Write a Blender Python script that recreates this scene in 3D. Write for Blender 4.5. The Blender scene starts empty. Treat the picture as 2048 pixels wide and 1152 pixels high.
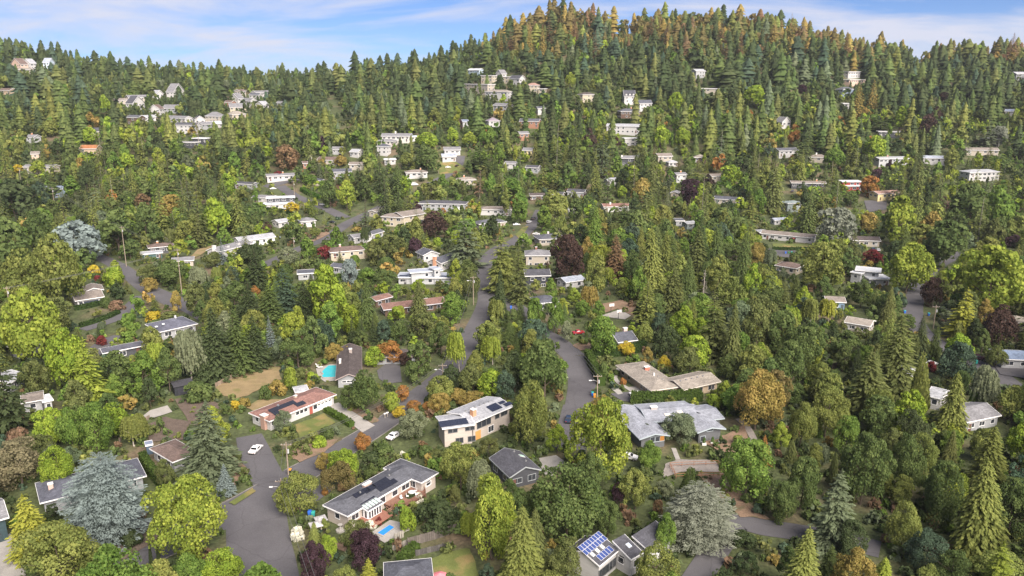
import bpy, math, random, bisect
import numpy as np
from mathutils import Matrix, Vector
R = math.radians
scene = bpy.context.scene
col = scene.collection

# ------------------------------------------------------------ camera
F = 1593.0; PITCH = R(15.0); CAMZ = 85.0           # focal length for a 2048 px wide survey frame
cam_d = bpy.data.cameras.new('camera'); cam = bpy.data.objects.new('camera', cam_d); col.objects.link(cam)
cam.location = (0, 0, CAMZ); cam.rotation_euler = (R(90) - PITCH, 0, 0)
cam_d.sensor_width = 36.0; cam_d.lens = 36.0 * F / 2048.0
cam_d.clip_start = 1.0; cam_d.clip_end = 9000.0
scene.camera = cam

# ------------------------------------------------------------ sky, sun, exposure
SUN_EL = R(40.0); SUN_AZ = R(152.0)                  # low sun behind the viewer, to the right
w = bpy.data.worlds.new('World'); scene.world = w; w.use_nodes = True
nt = w.node_tree; N = nt.nodes; Lk = nt.links; N.clear()
def nd(t, **k):
    n = N.new(t)
    for a, v in k.items(): setattr(n, a, v)
    return n
out = nd('ShaderNodeOutputWorld'); bg = nd('ShaderNodeBackground'); bg.inputs[1].default_value = 0.05
sky = nd('ShaderNodeTexSky', sky_type='NISHITA', sun_disc=False, sun_elevation=SUN_EL, sun_rotation=SUN_AZ,
         altitude=150.0, air_density=0.55, dust_density=0.2, ozone_density=7.0)
tc = nd('ShaderNodeTexCoord'); sep = nd('ShaderNodeSeparateXYZ'); Lk.new(tc.outputs['Generated'], sep.inputs[0])
def math_n(op, a, b=None, clamp=False):
    n = nd('ShaderNodeMath', operation=op); n.use_clamp = clamp
    for i, s in enumerate((a, b)):
        if s is None: continue
        if isinstance(s, (int, float)): n.inputs[i].default_value = s
        else: Lk.new(s, n.inputs[i])
    return n.outputs[0]
den = math_n('ADD', math_n('MAXIMUM', sep.outputs[2], 0.0), 0.24)   # a high cloud deck seen at a slant
cx = math_n('DIVIDE', sep.outputs[0], den); cy = math_n('DIVIDE', sep.outputs[1], den)
cmb = nd('ShaderNodeCombineXYZ'); Lk.new(cx, cmb.inputs[0]); Lk.new(cy, cmb.inputs[1])
mp = nd('ShaderNodeMapping'); mp.inputs['Rotation'].default_value = (0, 0, R(24)); mp.inputs['Scale'].default_value = (0.8, 1.5, 1); mp.inputs['Location'].default_value = (-4.4, 3.2, 0)
Lk.new(cmb.outputs[0], mp.inputs[0])
n1 = nd('ShaderNodeTexNoise'); n1.inputs['Scale'].default_value = 1.15; n1.inputs['Detail'].default_value = 9; n1.inputs['Roughness'].default_value = 0.58; n1.inputs['Distortion'].default_value = 0.5
Lk.new(mp.outputs[0], n1.inputs['Vector'])
cr = nd('ShaderNodeValToRGB'); cr.color_ramp.elements[0].position = 0.42; cr.color_ramp.elements[1].position = 0.62
cr.color_ramp.elements[0].color = (0, 0, 0, 1); cr.color_ramp.elements[1].color = (1, 1, 1, 1)
Lk.new(n1.outputs[0], cr.inputs[0])
cld = math_n('MULTIPLY', cr.outputs[0], 0.85)
mixc = nd('ShaderNodeMix', data_type='RGBA'); Lk.new(cld, mixc.inputs[0]); tnt = nd('ShaderNodeMix', data_type='RGBA', blend_type='MULTIPLY'); tnt.inputs[0].default_value = 1.0; Lk.new(sky.outputs[0], tnt.inputs[6]); tnt.inputs[7].default_value = (0.80, 0.86, 1.0, 1); Lk.new(tnt.outputs[2], mixc.inputs[6])
# thin cloud takes the brightness of the open sky, whitened
mixc.inputs[7].default_value = (6.6, 6.6, 7.5, 1)
Lk.new(mixc.outputs[2], bg.inputs[0]); Lk.new(bg.outputs[0], out.inputs[0])

sd = bpy.data.lights.new('sun', 'SUN'); sun = bpy.data.objects.new('sun', sd); col.objects.link(sun)
sd.energy = 4.6; sd.angle = R(48.0); sd.color = (1.0, 0.90, 0.78)
# sun_rotation 0 puts the sun at +Y, growing clockwise seen from above
sdir = Vector((math.sin(SUN_AZ) * math.cos(SUN_EL), math.cos(SUN_AZ) * math.cos(SUN_EL), math.sin(SUN_EL)))
sun.rotation_euler = sdir.to_track_quat('Z', 'Y').to_euler()
vs = scene.view_settings; vs.view_transform = 'Standard'; vs.look = 'None'; vs.exposure = 1.28; vs.gamma = 1.0; vs.use_curve_mapping = False
scene.render.engine = 'CYCLES'
scene.cycles.max_bounces = 5; scene.cycles.diffuse_bounces = 2; scene.cycles.transmission_bounces = 3; scene.cycles.transparent_max_bounces = 6

# ------------------------------------------------------------ lie of the land
SP, CP = math.sin(PITCH), math.cos(PITCH)
def pix_dir(u, v):
    a = (u - 1024) / F; b = (v - 576) / F
    return (a, CP - b * SP, -SP - b * CP)
CREST = [(-400,100),(0,118),(60,122),(150,138),(300,158),(420,168),(560,172),(700,160),(820,150),(900,128),(1000,88),(1090,50),(1170,48),(1240,68),(1320,56),(1450,56),(1560,70),(1700,104),(1800,122),(1900,124),(2048,112),(2500,105)]
CA = []; CZ = []
for _x, _y in CREST:
    d = pix_dir(_x, _y); CA.append(d[0] / d[1]); CZ.append(85 + 950 * d[2] / d[1])
PY = [-3000, 0, 400, 470, 540, 600, 640]; PZ = [0, 0, 0, 2, 10, 23, 34]
def hermite(x, xs, ys):
    if x <= xs[0]: return ys[0]
    if x >= xs[-1]: return ys[-1]
    i = bisect.bisect_right(xs, x) - 1
    h = xs[i+1] - xs[i]; t = (x - xs[i]) / h
    def m(k):
        if k <= 0: return 0.0
        if k >= len(xs) - 1: return (ys[k] - ys[k-1]) / (xs[k] - xs[k-1])
        return (ys[k+1] - ys[k-1]) / (xs[k+1] - xs[k-1])
    return (2*t**3 - 3*t*t + 1)*ys[i] + (t**3 - 2*t*t + t)*h*m(i) + (-2*t**3 + 3*t*t)*ys[i+1] + (t**3 - t*t)*h*m(i+1)
ADDED_RIDGE_Z = 205.0
def terr(x, y):
    if y < -180:                                        # unseen ridge added to block sun from the valley; the sun now clears it
        t = min(1.0, (-180 - y) / 520.0); t = t*t*(3 - 2*t)
        return ADDED_RIDGE_Z * t * (1.0 + 0.05 * math.sin(x * 0.009 + 1.0) + 0.03 * math.sin(x * 0.023))
    if y <= 640: return hermite(y, PY, PZ)
    zc = hermite(x / y, CA, CZ)
    if y <= 950:
        t = (y - 640) / 310.0
        return 34 + (zc - 34) * (t + 0.25 * t * t * (1 - t))
    t = min(1.0, (y - 950) / 900.0); t = t*t*(3 - 2*t)
    return zc * (1 - t) + 20 * t
def spot(u, v, h=0.0):
    """where on the land (or h metres over it) the surveyed direction u, v comes down"""
    dx, dy, dz = pix_dir(u, v)
    t = 20.0; st = 5.0
    g = lambda t: CAMZ + dz*t - terr(dx*t, dy*t) - h
    while t < 2500 and g(t) > 0: t += st
    lo, hi = t - st, t
    for _ in range(24):
        m = (lo + hi) / 2
        if g(m) > 0: lo = m
        else: hi = m
    return dx*hi, dy*hi, terr(dx*hi, dy*hi)
def proj(x, y, z):
    z = z - CAMZ
    fw = y*CP - z*SP; up = y*SP + z*CP
    return 1024 + F*x/fw, 576 - F*up/fw, fw

# ------------------------------------------------------------ materials
def newmat(name):
    m = bpy.data.materials.new(name); m.use_nodes = True
    m.node_tree.nodes.clear(); return m, m.node_tree.nodes, m.node_tree.links
def mat_surface(name, base=None, rough=0.8, kind='noise', scale=1.0, amt=0.25, bump=0.0, metallic=0.0, spec=0.3, second=None, objcol=False, fine=None):
    """base colour (or the object's own colour) varied by noise; optional rows of shingle or boards"""
    m, n, l = newmat(name)
    o = n.new('ShaderNodeOutputMaterial'); b = n.new('ShaderNodeBsdfPrincipled'); l.new(b.outputs[0], o.inputs[0])
    b.inputs['Roughness'].default_value = rough; b.inputs['Metallic'].default_value = metallic; b.inputs['Specular IOR Level'].default_value = spec
    if objcol:
        oi = n.new('ShaderNodeObjectInfo'); csock = oi.outputs['Color']
    else:
        rgb = n.new('ShaderNodeRGB'); rgb.outputs[0].default_value = (*base, 1); csock = rgb.outputs[0]
    tcn = n.new('ShaderNodeNewGeometry'); vec = tcn.outputs['Position']
    nz = n.new('ShaderNodeTexNoise'); nz.inputs['Scale'].default_value = scale; nz.inputs['Detail'].default_value = 6; nz.inputs['Roughness'].default_value = 0.65
    l.new(vec, nz.inputs['Vector'])
    mr = n.new('ShaderNodeMapRange'); mr.inputs[1].default_value = 0.25; mr.inputs[2].default_value = 0.75; mr.inputs[3].default_value = 1 - amt; mr.inputs[4].default_value = 1 + amt
    l.new(nz.outputs[0], mr.inputs[0])
    hsv = n.new('ShaderNodeHueSaturation'); l.new(csock, hsv.inputs['Color']); l.new(mr.outputs[0], hsv.inputs['Value'])
    cs = hsv.outputs[0]
    if second:
        n2 = n.new('ShaderNodeTexNoise'); n2.inputs['Scale'].default_value = second[1]; n2.inputs['Detail'].default_value = 5; l.new(vec, n2.inputs['Vector'])
        rp = n.new('ShaderNodeMapRange'); rp.inputs[1].default_value = second[2]; rp.inputs[2].default_value = second[3]; l.new(n2.outputs[0], rp.inputs[0])
        mx = n.new('ShaderNodeMix'); mx.data_type = 'RGBA'; l.new(rp.outputs[0], mx.inputs[0]); l.new(cs, mx.inputs[6]); mx.inputs[7].default_value = (*second[0], 1)
        cs = mx.outputs[2]
    if fine:
        n3 = n.new('ShaderNodeTexNoise'); n3.inputs['Scale'].default_value = fine[0]; n3.inputs['Detail'].default_value = 3; l.new(vec, n3.inputs['Vector'])
        r3 = n.new('ShaderNodeMapRange'); r3.inputs[1].default_value = 0.3; r3.inputs[2].default_value = 0.7; r3.inputs[3].default_value = 1 - fine[1]; r3.inputs[4].default_value = 1 + fine[1]
        l.new(n3.outputs[0], r3.inputs[0])
        h3 = n.new('ShaderNodeHueSaturation'); l.new(cs, h3.inputs['Color']); l.new(r3.outputs[0], h3.inputs['Value']); cs = h3.outputs[0]
    if kind in ('shingle', 'boards'):
        tcg = n.new('ShaderNodeTexCoord'); bt = n.new('ShaderNodeTexBrick')
        l.new(tcg.outputs['UV'], bt.inputs['Vector'])
        bt.inputs['Scale'].default_value = 1.0
        if kind == 'shingle':
            bt.inputs['Brick Width'].default_value = 0.55; bt.inputs['Row Height'].default_value = 0.26; bt.inputs['Mortar Size'].default_value = 0.012
            bt.inputs['Color1'].default_value = (1.18, 1.18, 1.18, 1); bt.inputs['Color2'].default_value = (0.80, 0.80, 0.80, 1); bt.inputs['Mortar'].default_value = (0.6, 0.6, 0.6, 1)
        else:
            bt.inputs['Brick Width'].default_value = 3.6; bt.inputs['Row Height'].default_value = 0.22; bt.inputs['Mortar Size'].default_value = 0.012
            bt.inputs['Color1'].default_value = (1.05, 1.05, 1.05, 1); bt.inputs['Color2'].default_value = (0.95, 0.95, 0.95, 1); bt.inputs['Mortar'].default_value = (0.78, 0.78, 0.78, 1)
        mm = n.new('ShaderNodeMix'); mm.data_type = 'RGBA'; mm.blend_type = 'MULTIPLY'; mm.inputs[0].default_value = 1.0
        l.new(cs, mm.inputs[6]); l.new(bt.outputs['Color'], mm.inputs[7]); cs = mm.outputs[2]
    if kind == 'asphalt':                              # sealed seams and patched cracks
        vo = n.new('ShaderNodeTexVoronoi'); vo.feature = 'DISTANCE_TO_EDGE'; vo.inputs['Scale'].default_value = 0.075; vo.inputs['Randomness'].default_value = 0.8
        wn = n.new('ShaderNodeTexNoise'); wn.inputs['Scale'].default_value = 0.35; l.new(vec, wn.inputs['Vector'])
        va = n.new('ShaderNodeVectorMath'); va.operation = 'MULTIPLY_ADD'; va.inputs[1].default_value = (2.2, 2.2, 2.2); l.new(wn.outputs['Color'], va.inputs[0]); l.new(vec, va.inputs[2]); l.new(va.outputs[0], vo.inputs['Vector'])
        vr_ = n.new('ShaderNodeMapRange'); vr_.inputs[1].default_value = 0.004; vr_.inputs[2].default_value = 0.012; vr_.inputs[3].default_value = 0.84; vr_.inputs[4].default_value = 1.0; l.new(vo.outputs['Distance'], vr_.inputs[0])
        hv = n.new('ShaderNodeHueSaturation'); l.new(cs, hv.inputs['Color']); l.new(vr_.outputs[0], hv.inputs['Value']); cs = hv.outputs[0]
    l.new(cs, b.inputs['Base Color'])
    if bump:
        bp = n.new('ShaderNodeBump'); bp.inputs['Strength'].default_value = bump; bp.inputs['Distance'].default_value = 0.1
        l.new(nz.outputs[0], bp.inputs['Height']); l.new(bp.outputs[0], b.inputs['Normal'])
    return m
def mat_leaf(name, colattr=None):
    m, n, l = newmat(name)
    o = n.new('ShaderNodeOutputMaterial')
    if colattr:
        a = n.new('ShaderNodeAttribute'); a.attribute_name = colattr; cs = a.outputs['Color']
    else:
        a = n.new('ShaderNodeObjectInfo'); cs = a.outputs['Color']
    v = n.new('ShaderNodeAttribute'); v.attribute_name = 'var'
    mr = n.new('ShaderNodeMapRange'); mr.inputs[3].default_value = 0.70; mr.inputs[4].default_value = 1.34; l.new(v.outputs['Fac'], mr.inputs[0])
    mh = n.new('ShaderNodeMapRange'); mh.inputs[3].default_value = 0.515; mh.inputs[4].default_value = 0.485; l.new(v.outputs['Fac'], mh.inputs[0])
    h = n.new('ShaderNodeHueSaturation'); l.new(cs, h.inputs['Color']); l.new(mr.outputs[0], h.inputs['Value']); l.new(mh.outputs[0], h.inputs['Hue'])
    d = n.new('ShaderNodeBsdfDiffuse'); t = n.new('ShaderNodeBsdfTranslucent'); mx = n.new('ShaderNodeMixShader'); mx.inputs[0].default_value = 0.40
    l.new(h.outputs[0], d.inputs[0]); l.new(h.outputs[0], t.inputs[0]); l.new(d.outputs[0], mx.inputs[1]); l.new(t.outputs[0], mx.inputs[2])
    l.new(mx.outputs[0], o.inputs[0])
    return m
M = {}
M['leaf'] = mat_leaf('leaf'); M['leaf_mass'] = mat_leaf('leaf_mass', 'tint')
M['bark'] = mat_surface('bark', (0.085, 0.065, 0.052), 0.9, scale=3.0, amt=0.35)
M['bark_pale'] = mat_surface('bark_pale', (0.30, 0.27, 0.24), 0.9, scale=3.0, amt=0.3)
M['ground'] = mat_surface('ground', (0.065, 0.080, 0.032), 0.95, scale=0.25, amt=0.40, second=((0.13, 0.10, 0.065), 0.05, 0.52, 0.68), fine=(1.4, 0.35))
M['asphalt'] = mat_surface('asphalt', (0.092, 0.089, 0.098), 0.9, kind='asphalt', scale=0.12, amt=0.16, second=((0.066, 0.063, 0.072), 0.055, 0.52, 0.70), fine=(5.0, 0.12))
M['concrete'] = mat_surface('concrete', (0.30, 0.285, 0.27), 0.85, scale=0.5, amt=0.16, fine=(4.0, 0.08))
M['kerbstone'] = mat_surface('kerbstone', (0.17, 0.16, 0.155), 0.9, scale=0.6, amt=0.3)
M['gravel'] = mat_surface('gravel', (0.24, 0.215, 0.20), 0.95, scale=0.8, amt=0.22, fine=(7.0, 0.22))
M['dirt'] = mat_surface('dirt', (0.20, 0.135, 0.095), 0.95, scale=0.6, amt=0.25, second=((0.10, 0.095, 0.05), 0.3, 0.55, 0.7), fine=(4.0, 0.22))
M['mulch'] = mat_surface('mulch', (0.105, 0.080, 0.066), 0.95, scale=0.7, amt=0.3, fine=(4.5, 0.3))
M['dry_grass'] = mat_surface('dry_grass', (0.22, 0.165, 0.09), 0.95, scale=0.35, amt=0.22, second=((0.15, 0.135, 0.055), 0.22, 0.52, 0.68), fine=(5.0, 0.16))
M['grass'] = mat_surface('grass', (0.105, 0.125, 0.035), 0.95, scale=0.4, amt=0.2, second=((0.22, 0.165, 0.07), 0.16, 0.50, 0.66), fine=(5.0, 0.16))
M['roof'] = mat_surface('shingle_roof', objcol=True, rough=0.9, kind='shingle', scale=0.45, amt=0.30, fine=(3.0, 0.12))
M['roof_flat'] = mat_surface('membrane_roof', objcol=True, rough=0.8, scale=0.4, amt=0.12)
M['wall'] = mat_surface('siding', objcol=True, rough=0.8, kind='boards', scale=0.6, amt=0.07)
M['plain'] = mat_surface('painted', objcol=True, rough=0.6, scale=1.2, amt=0.06)
M['brick'] = mat_surface('chimney_brick', objcol=True, rough=0.9, scale=4.0, amt=0.22)
M['wood'] = mat_surface('weathered_wood', objcol=True, rough=0.9, scale=2.2, amt=0.25)
M['glass'] = mat_surface('window_glass', (0.035, 0.04, 0.05), 0.08, scale=0.3, amt=0.2, spec=0.8)
M['solar'] = mat_surface('solar_cell', objcol=True, rough=0.22, scale=0.5, amt=0.1, spec=0.6)
M['paint'] = mat_surface('car_paint', objcol=True, rough=0.25, scale=0.6, amt=0.03, spec=0.6)
M['rubber'] = mat_surface('rubber', (0.02, 0.02, 0.02), 0.8, scale=4, amt=0.1)
M['metal'] = mat_surface('metal', (0.45, 0.45, 0.46), 0.4, scale=2, amt=0.1, metallic=0.7)
M['fabric'] = mat_surface('fabric', objcol=True, rough=0.9, scale=2, amt=0.06)
M['wire'] = mat_surface('wire', (0.10, 0.10, 0.10), 0.6, scale=1, amt=0.05)
M['water'] = mat_surface('pool_water', objcol=True, rough=0.06, scale=0.35, amt=0.10, spec=0.5)
m, n, l = newmat('lit_window'); o = n.new('ShaderNodeOutputMaterial'); e = n.new('ShaderNodeEmission'); e.inputs[0].default_value = (1.0, 0.42, 0.10, 1); e.inputs[1].default_value = 0.32; l.new(e.outputs[0], o.inputs[0]); M['lit'] = m

# ------------------------------------------------------------ mesh and object helpers
def add(name, mesh, parent=None, color=None, loc=None, rot=None, scale=None, mw=None):
    o = bpy.data.objects.new(name, mesh); col.objects.link(o)
    if parent is not None: o.parent = parent
    if color is not None: o.color = (*color, 1.0) if len(color) == 3 else color
    if mw is not None: o.matrix_local = mw
    else:
        if loc is not None: o.location = loc
        if rot is not None: o.rotation_euler = rot
        if scale is not None: o.scale = scale
    return o
def tag(o, label=None, cat=None, group=None, kind=None):
    if label: o['label'] = label
    if cat: o['category'] = cat
    if group: o['group'] = group
    if kind: o['kind'] = kind
    return o
def empty(name, loc, rz=0.0):
    o = bpy.data.objects.new(name, None); col.objects.link(o); o.location = loc; o.rotation_euler = (0, 0, rz); o.empty_display_size = 0.5
    return o
def pymesh(name, verts, faces, mat, uv=None, smooth=False):
    me = bpy.data.meshes.new(name); me.from_pydata([tuple(v) for v in verts], [], [tuple(f) for f in faces])
    if mat is not None:
        for k in (mat if isinstance(mat, (list, tuple)) else [mat]): me.materials.append(M[k])
    if uv:                                             # planar uv in metres: u along the longest horizontal edge, v up the face
        uvl = me.uv_layers.new(name='UVMap'); co = [v.co for v in me.vertices]
        for p in me.polygons:
            nrm = p.normal; hx = Vector((0, 0, 1)).cross(nrm)
            if hx.length < 1e-4: hx = Vector((1, 0, 0))
            hx.normalize(); vy = nrm.cross(hx)
            for li in p.loop_indices:
                c = co[me.loops[li].vertex_index]; uvl.data[li].uv = (c.dot(hx), c.dot(vy))
    if smooth:
        for p in me.polygons: p.use_smooth = True
    me.update(); return me
class MB:
    """collects boxes, prisms and tubes for one mesh"""
    def __init__(s): s.v = []; s.f = []
    def poly(s, pts, *faces):
        b = len(s.v); s.v += [tuple(p) for p in pts]; s.f += [tuple(b + i for i in f) for f in faces]
    def box(s, x0, x1, y0, y1, z0, z1):
        s.poly([(x0,y0,z0),(x1,y0,z0),(x1,y1,z0),(x0,y1,z0),(x0,y0,z1),(x1,y0,z1),(x1,y1,z1),(x0,y1,z1)],
               (0,3,2,1),(4,5,6,7),(0,1,5,4),(1,2,6,5),(2,3,7,6),(3,0,4,7))
    def tube(s, pts, rad, k=6, cap=True):
        pts = [Vector(p) for p in pts]; b = len(s.v)
        if not isinstance(rad, (list, tuple)): rad = [rad]*len(pts)
        for i, p in enumerate(pts):
            d = (pts[min(i+1, len(pts)-1)] - pts[max(i-1, 0)])
            d = d.normalized() if d.length > 1e-9 else Vector((0,0,1))
            a = d.orthogonal().normalized(); c = d.cross(a)
            for j in range(k):
                t = 2*math.pi*j/k; q = p + (a*math.cos(t) + c*math.sin(t))*rad[i]; s.v.append(tuple(q))
        for i in range(len(pts)-1):
            for j in range(k):
                s.f.append((b+i*k+j, b+i*k+(j+1) % k, b+(i+1)*k+(j+1) % k, b+(i+1)*k+j))
        if cap:
            s.f.append(tuple(b+j for j in reversed(range(k)))); s.f.append(tuple(b+(len(pts)-1)*k+j for j in range(k)))
    def build(s, name, mat, parent=None, color=None, uv=False, smooth=False, **k):
        return add(name, pymesh(name, s.v, s.f, mat, uv, smooth), parent, color, **k)
_box = {}
def box(name, mat, size, loc, parent=None, color=None, rz=0.0, mw=None):
    """a box piece that shares one unit cube per material; loc is its centre"""
    if mat not in _box:
        b = MB(); b.box(-.5, .5, -.5, .5, -.5, .5); _box[mat] = pymesh('piece_' + mat, b.v, b.f, mat, True)
    if mw is not None:
        return add(name, _box[mat], parent, color, mw=mw @ Matrix.Diagonal((*size, 1)))
    return add(name, _box[mat], parent, color, loc=loc, rot=(0, 0, rz), scale=size)
def np_mesh(name, V, Q, mat, var=None, tint=None):
    """mesh from numpy arrays of quads (n,4); var and tint are per-face attributes"""
    me = bpy.data.meshes.new(name); nv = len(V); nf = len(Q)
    me.vertices.add(nv); me.vertices.foreach_set('co', np.ascontiguousarray(V, dtype=np.float32).ravel())
    k = Q.shape[1]
    me.loops.add(nf*k); me.loops.foreach_set('vertex_index', np.ascontiguousarray(Q, dtype=np.int32).ravel())
    me.polygons.add(nf); me.polygons.foreach_set('loop_start', np.arange(0, nf*k, k, dtype=np.int32))
    try: me.polygons.foreach_set('loop_total', np.full(nf, k, dtype=np.int32))
    except Exception: pass
    if var is not None:
        a = me.attributes.new('var', 'FLOAT', 'FACE'); a.data.foreach_set('value', np.ascontiguousarray(var, dtype=np.float32))
    if tint is not None:
        a = me.attributes.new('tint', 'FLOAT_COLOR', 'FACE'); c = np.ones((nf, 4), dtype=np.float32); c[:, :3] = tint; a.data.foreach_set('color', c.ravel())
    for kx in (mat if isinstance(mat, (list, tuple)) else [mat]): me.materials.append(M[kx])
    me.update(calc_edges=True); return me

# ------------------------------------------------------------ the ground, one sheet to the horizon
ys = np.concatenate([np.linspace(-1900, -900, 12), np.linspace(-860, -60, 50), np.linspace(-40, 380, 43), np.linspace(390, 1000, 110), np.linspace(1020, 1900, 45), np.linspace(2000, 2600, 6)])
xs = np.concatenate([np.linspace(-2600, -900, 16), np.linspace(-880, 880, 177), np.linspace(900, 2600, 16)])
V = np.zeros((len(ys), len(xs), 3))
for i, yy in enumerate(ys):
    for j, xx in enumerate(xs):
        V[i, j] = (xx, yy, terr(xx, yy))
ii, jj = np.meshgrid(np.arange(len(ys)-1), np.arange(len(xs)-1), indexing='ij')
a = (ii*len(xs) + jj).ravel(); Q = np.stack([a, a+1, a+1+len(xs), a+len(xs)], 1)
gme = np_mesh('ground', V.reshape(-1, 3), Q, 'ground')
for p in gme.polygons: p.use_smooth = True
tag(add('ground', gme), kind='structure')
# ------------------------------------------------------------ foliage: leaf sprays gathered into crowns
def rng(s): return np.random.default_rng(s)
def unit(v): return v / np.maximum(np.linalg.norm(v, axis=1, keepdims=True), 1e-9)
def sprays(P, Nn, size, g, aspect=1.0, axis=None, asp=(1, 1, 1)):
    """one bent leaf-spray quad at each point; asp undoes the later scaling so that sprays keep their size"""
    n = len(P)
    if axis is None: axis = unit(g.normal(size=(n, 3)))
    t = unit(np.cross(Nn, axis)); b = np.cross(Nn, t)
    s = (size * g.uniform(0.45, 1.55, n))[:, None]
    sc = 1.0 / np.array(asp)
    a1 = t*s*0.5*sc; b1 = b*s*0.5*aspect*sc
    bend = Nn*s*g.uniform(-0.18, 0.18, (n, 1))*sc
    Vv = np.stack([P - b1, P + a1*g.uniform(0.7, 1.1, (n, 1)) + bend, P + b1*g.uniform(0.8, 1.2, (n, 1)), P - a1*g.uniform(0.7, 1.1, (n, 1)) + bend], 1).reshape(-1, 3)
    return Vv, np.arange(4*n).reshape(-1, 4)
def broad(seed, nl, leaf, asp, prof='round', K=34, rl=(0.13, 0.22)):
    g = rng(seed); W, H = asp
    # lobes over a crown from z=.16 to 1, half-width .5
    C = []; Rr = []
    for k in range(K):
        z = g.uniform(0.0, 1.0) ** 0.8
        if prof == 'round': rm = math.sqrt(max(0.02, 1 - ((z - 0.42) / 0.60) ** 2))
        elif prof == 'oval': rm = math.sqrt(max(0.02, 1 - ((z - 0.40) / 0.62) ** 2)) * (1.05 - 0.3*z)
        elif prof == 'column': rm = min(1, 0.55 + z*1.2) * math.sqrt(max(0.02, 1 - max(0, (z - 0.35) / 0.67) ** 2))
        elif prof == 'flat': rm = math.sqrt(max(0.02, 1 - ((z - 0.30) / 0.72) ** 2))
        r = g.uniform(*rl) * (1.1 if z < .7 else 0.9)
        th = g.uniform(0, 2*math.pi); q = max(0.0, 0.5*rm - r*0.75) * g.uniform(0.62, 1.14)
        C.append((q*math.cos(th), q*math.sin(th), 0.20 + z*0.70)); Rr.append(r)
    C = np.array(C); Rr = np.array(Rr)
    aa = np.arctan2(C[:, 1], C[:, 0]); sw = 1 + .20*np.sin(2*aa + g.uniform(0, 6.28)) + .14*np.sin(3*aa + C[:, 2]*5 + g.uniform(0, 6.28)) + g.normal(0, .07, K)
    C[:, :2] *= sw[:, None]; C[:, 2] += .05*np.sin(aa*2 + g.uniform(0, 6.28)) + g.normal(0, .03, K)
    C[:, :2] += 0.0
    idx = g.choice(K, nl, p=(Rr**2)/np.sum(Rr**2))
    d = unit(g.normal(size=(nl, 3))); outw = C[idx] - np.array([0, 0, 0.45]); outw[:, 2] *= 0.8
    d = unit(d + unit(outw)*0.55 + np.array([0, 0, 0.35]))
    rr = (Rr[idx] * (0.70 + 0.34*g.random(nl)))[:, None]
    P = C[idx] + d * rr * np.array([1, 1, W/H])
    P[:, 2] = np.clip(P[:, 2], 0.05, 1.0)
    Nn = unit(d + g.normal(size=(nl, 3))*0.55)
    Vv, Q = sprays(P, Nn, leaf, g, 1.15, asp=(W, W, H))
    lobv = g.uniform(-0.30, 0.30, K)[idx]
    var = np.clip(0.45 + lobv + g.normal(0, 0.24, nl), 0, 1)
    mx = np.abs(Vv[:, :2]).max(); Vv[:, :2] *= 0.5/mx if mx > 0.5 else 1
    Vv[:, 2] /= Vv[:, 2].max()
    return Vv, Q, var
def fir(seed, levels, nb, nq, asp, prof=1.0, droop=0.34, wide=0.34, z0=0.07, leafw=0.5, irregular=0.22, tip=0.0):
    """whorls of drooping boughs, each a flat spray"""
    g = rng(seed); W, H = asp; Ps = []; Ax = []; Ns = []; Sz = []; Vr = []
    for k in range(levels):
        f = (k + g.uniform(-0.3, 0.3)) / levels; z = z0 + (1 - z0 - 0.02) * max(0, f) ** 0.92
        zz = (z - z0) / (1 - z0)
        L = 0.5 * ((1 - zz) ** prof * 0.96 + 0.03) if prof > 0 else 0.5 * math.sqrt(max(0.01, 1 - zz ** 2.2))
        m = max(3, int(nb * (0.45 + 0.55 * L / 0.5)))
        t0 = g.uniform(0, 6.28)
        for j in range(m):
            th = t0 + 2*math.pi*(j + g.uniform(-0.3, 0.3))/m; l = L * g.uniform(1 - irregular, 1 + irregular*0.6)
            dr = droop * g.uniform(0.6, 1.4); hv = g.uniform(-0.5, 0.5)/levels
            bv = g.uniform(-0.16, 0.16)
            q = max(2, int(nq * (0.35 + 0.65 * l / 0.5)))
            for i in range(q):
                s = (i + 0.7) / q; s = s ** 0.75
                side = g.uniform(-1, 1) * wide * l * (1.08 - s) * 1.4
                r = s * l
                px = r*math.cos(th) - side*math.sin(th); py = r*math.sin(th) + side*math.cos(th)
                pz = z + hv + (0.10*s - dr*s*s) * l * W / H - abs(side)*0.25*W/H
                Ps.append((px, py, pz)); a2 = th + (0.55 if side > 0 else -0.55)*g.uniform(0.3, 1)
                Ax.append((math.cos(a2), math.sin(a2), -dr*s*1.2)); Ns.append((g.normal(0, .28) + 0.25*math.cos(th), g.normal(0, .28) + 0.25*math.sin(th), 1.0))
                Sz.append(l*W*leafw*(1.15 - 0.55*s) + (0.30 if leafw > .08 else .22)); Vr.append(0.45 + bv + g.normal(0, 0.16) + 0.10*s)
    # leader
    for i in range(6 + nq//2 if nq > 2 else 3):
        z = g.uniform(0.93, 0.995); th = g.uniform(0, 6.28); r = (1 - z)*0.25
        Ps.append((r*math.cos(th), r*math.sin(th), z)); Ax.append((math.cos(th)*.4, math.sin(th)*.4, 1)); Ns.append((math.cos(th), math.sin(th), .4)); Sz.append(0.55 if nq > 2 else 1.6); Vr.append(0.5)
    P = np.array(Ps); Nn = unit(np.array(Ns)); A = unit(np.array(Ax)); n = len(P); S = np.array(Sz)
    t = unit(np.cross(Nn, A)); sc = 1/np.array([W, W, H])
    Sx = S[:, None]
    a1 = t*Sx*0.26*sc; b1 = A*Sx*0.5*sc
    Vv = np.stack([P - b1, P + a1, P + b1*1.15, P - a1], 1).reshape(-1, 3)
    Vv[:, 2] = np.clip(Vv[:, 2], 0.02, 1.02)
    return Vv, np.arange(4*n).reshape(-1, 4), np.clip(np.array(Vr), 0, 1)
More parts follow.
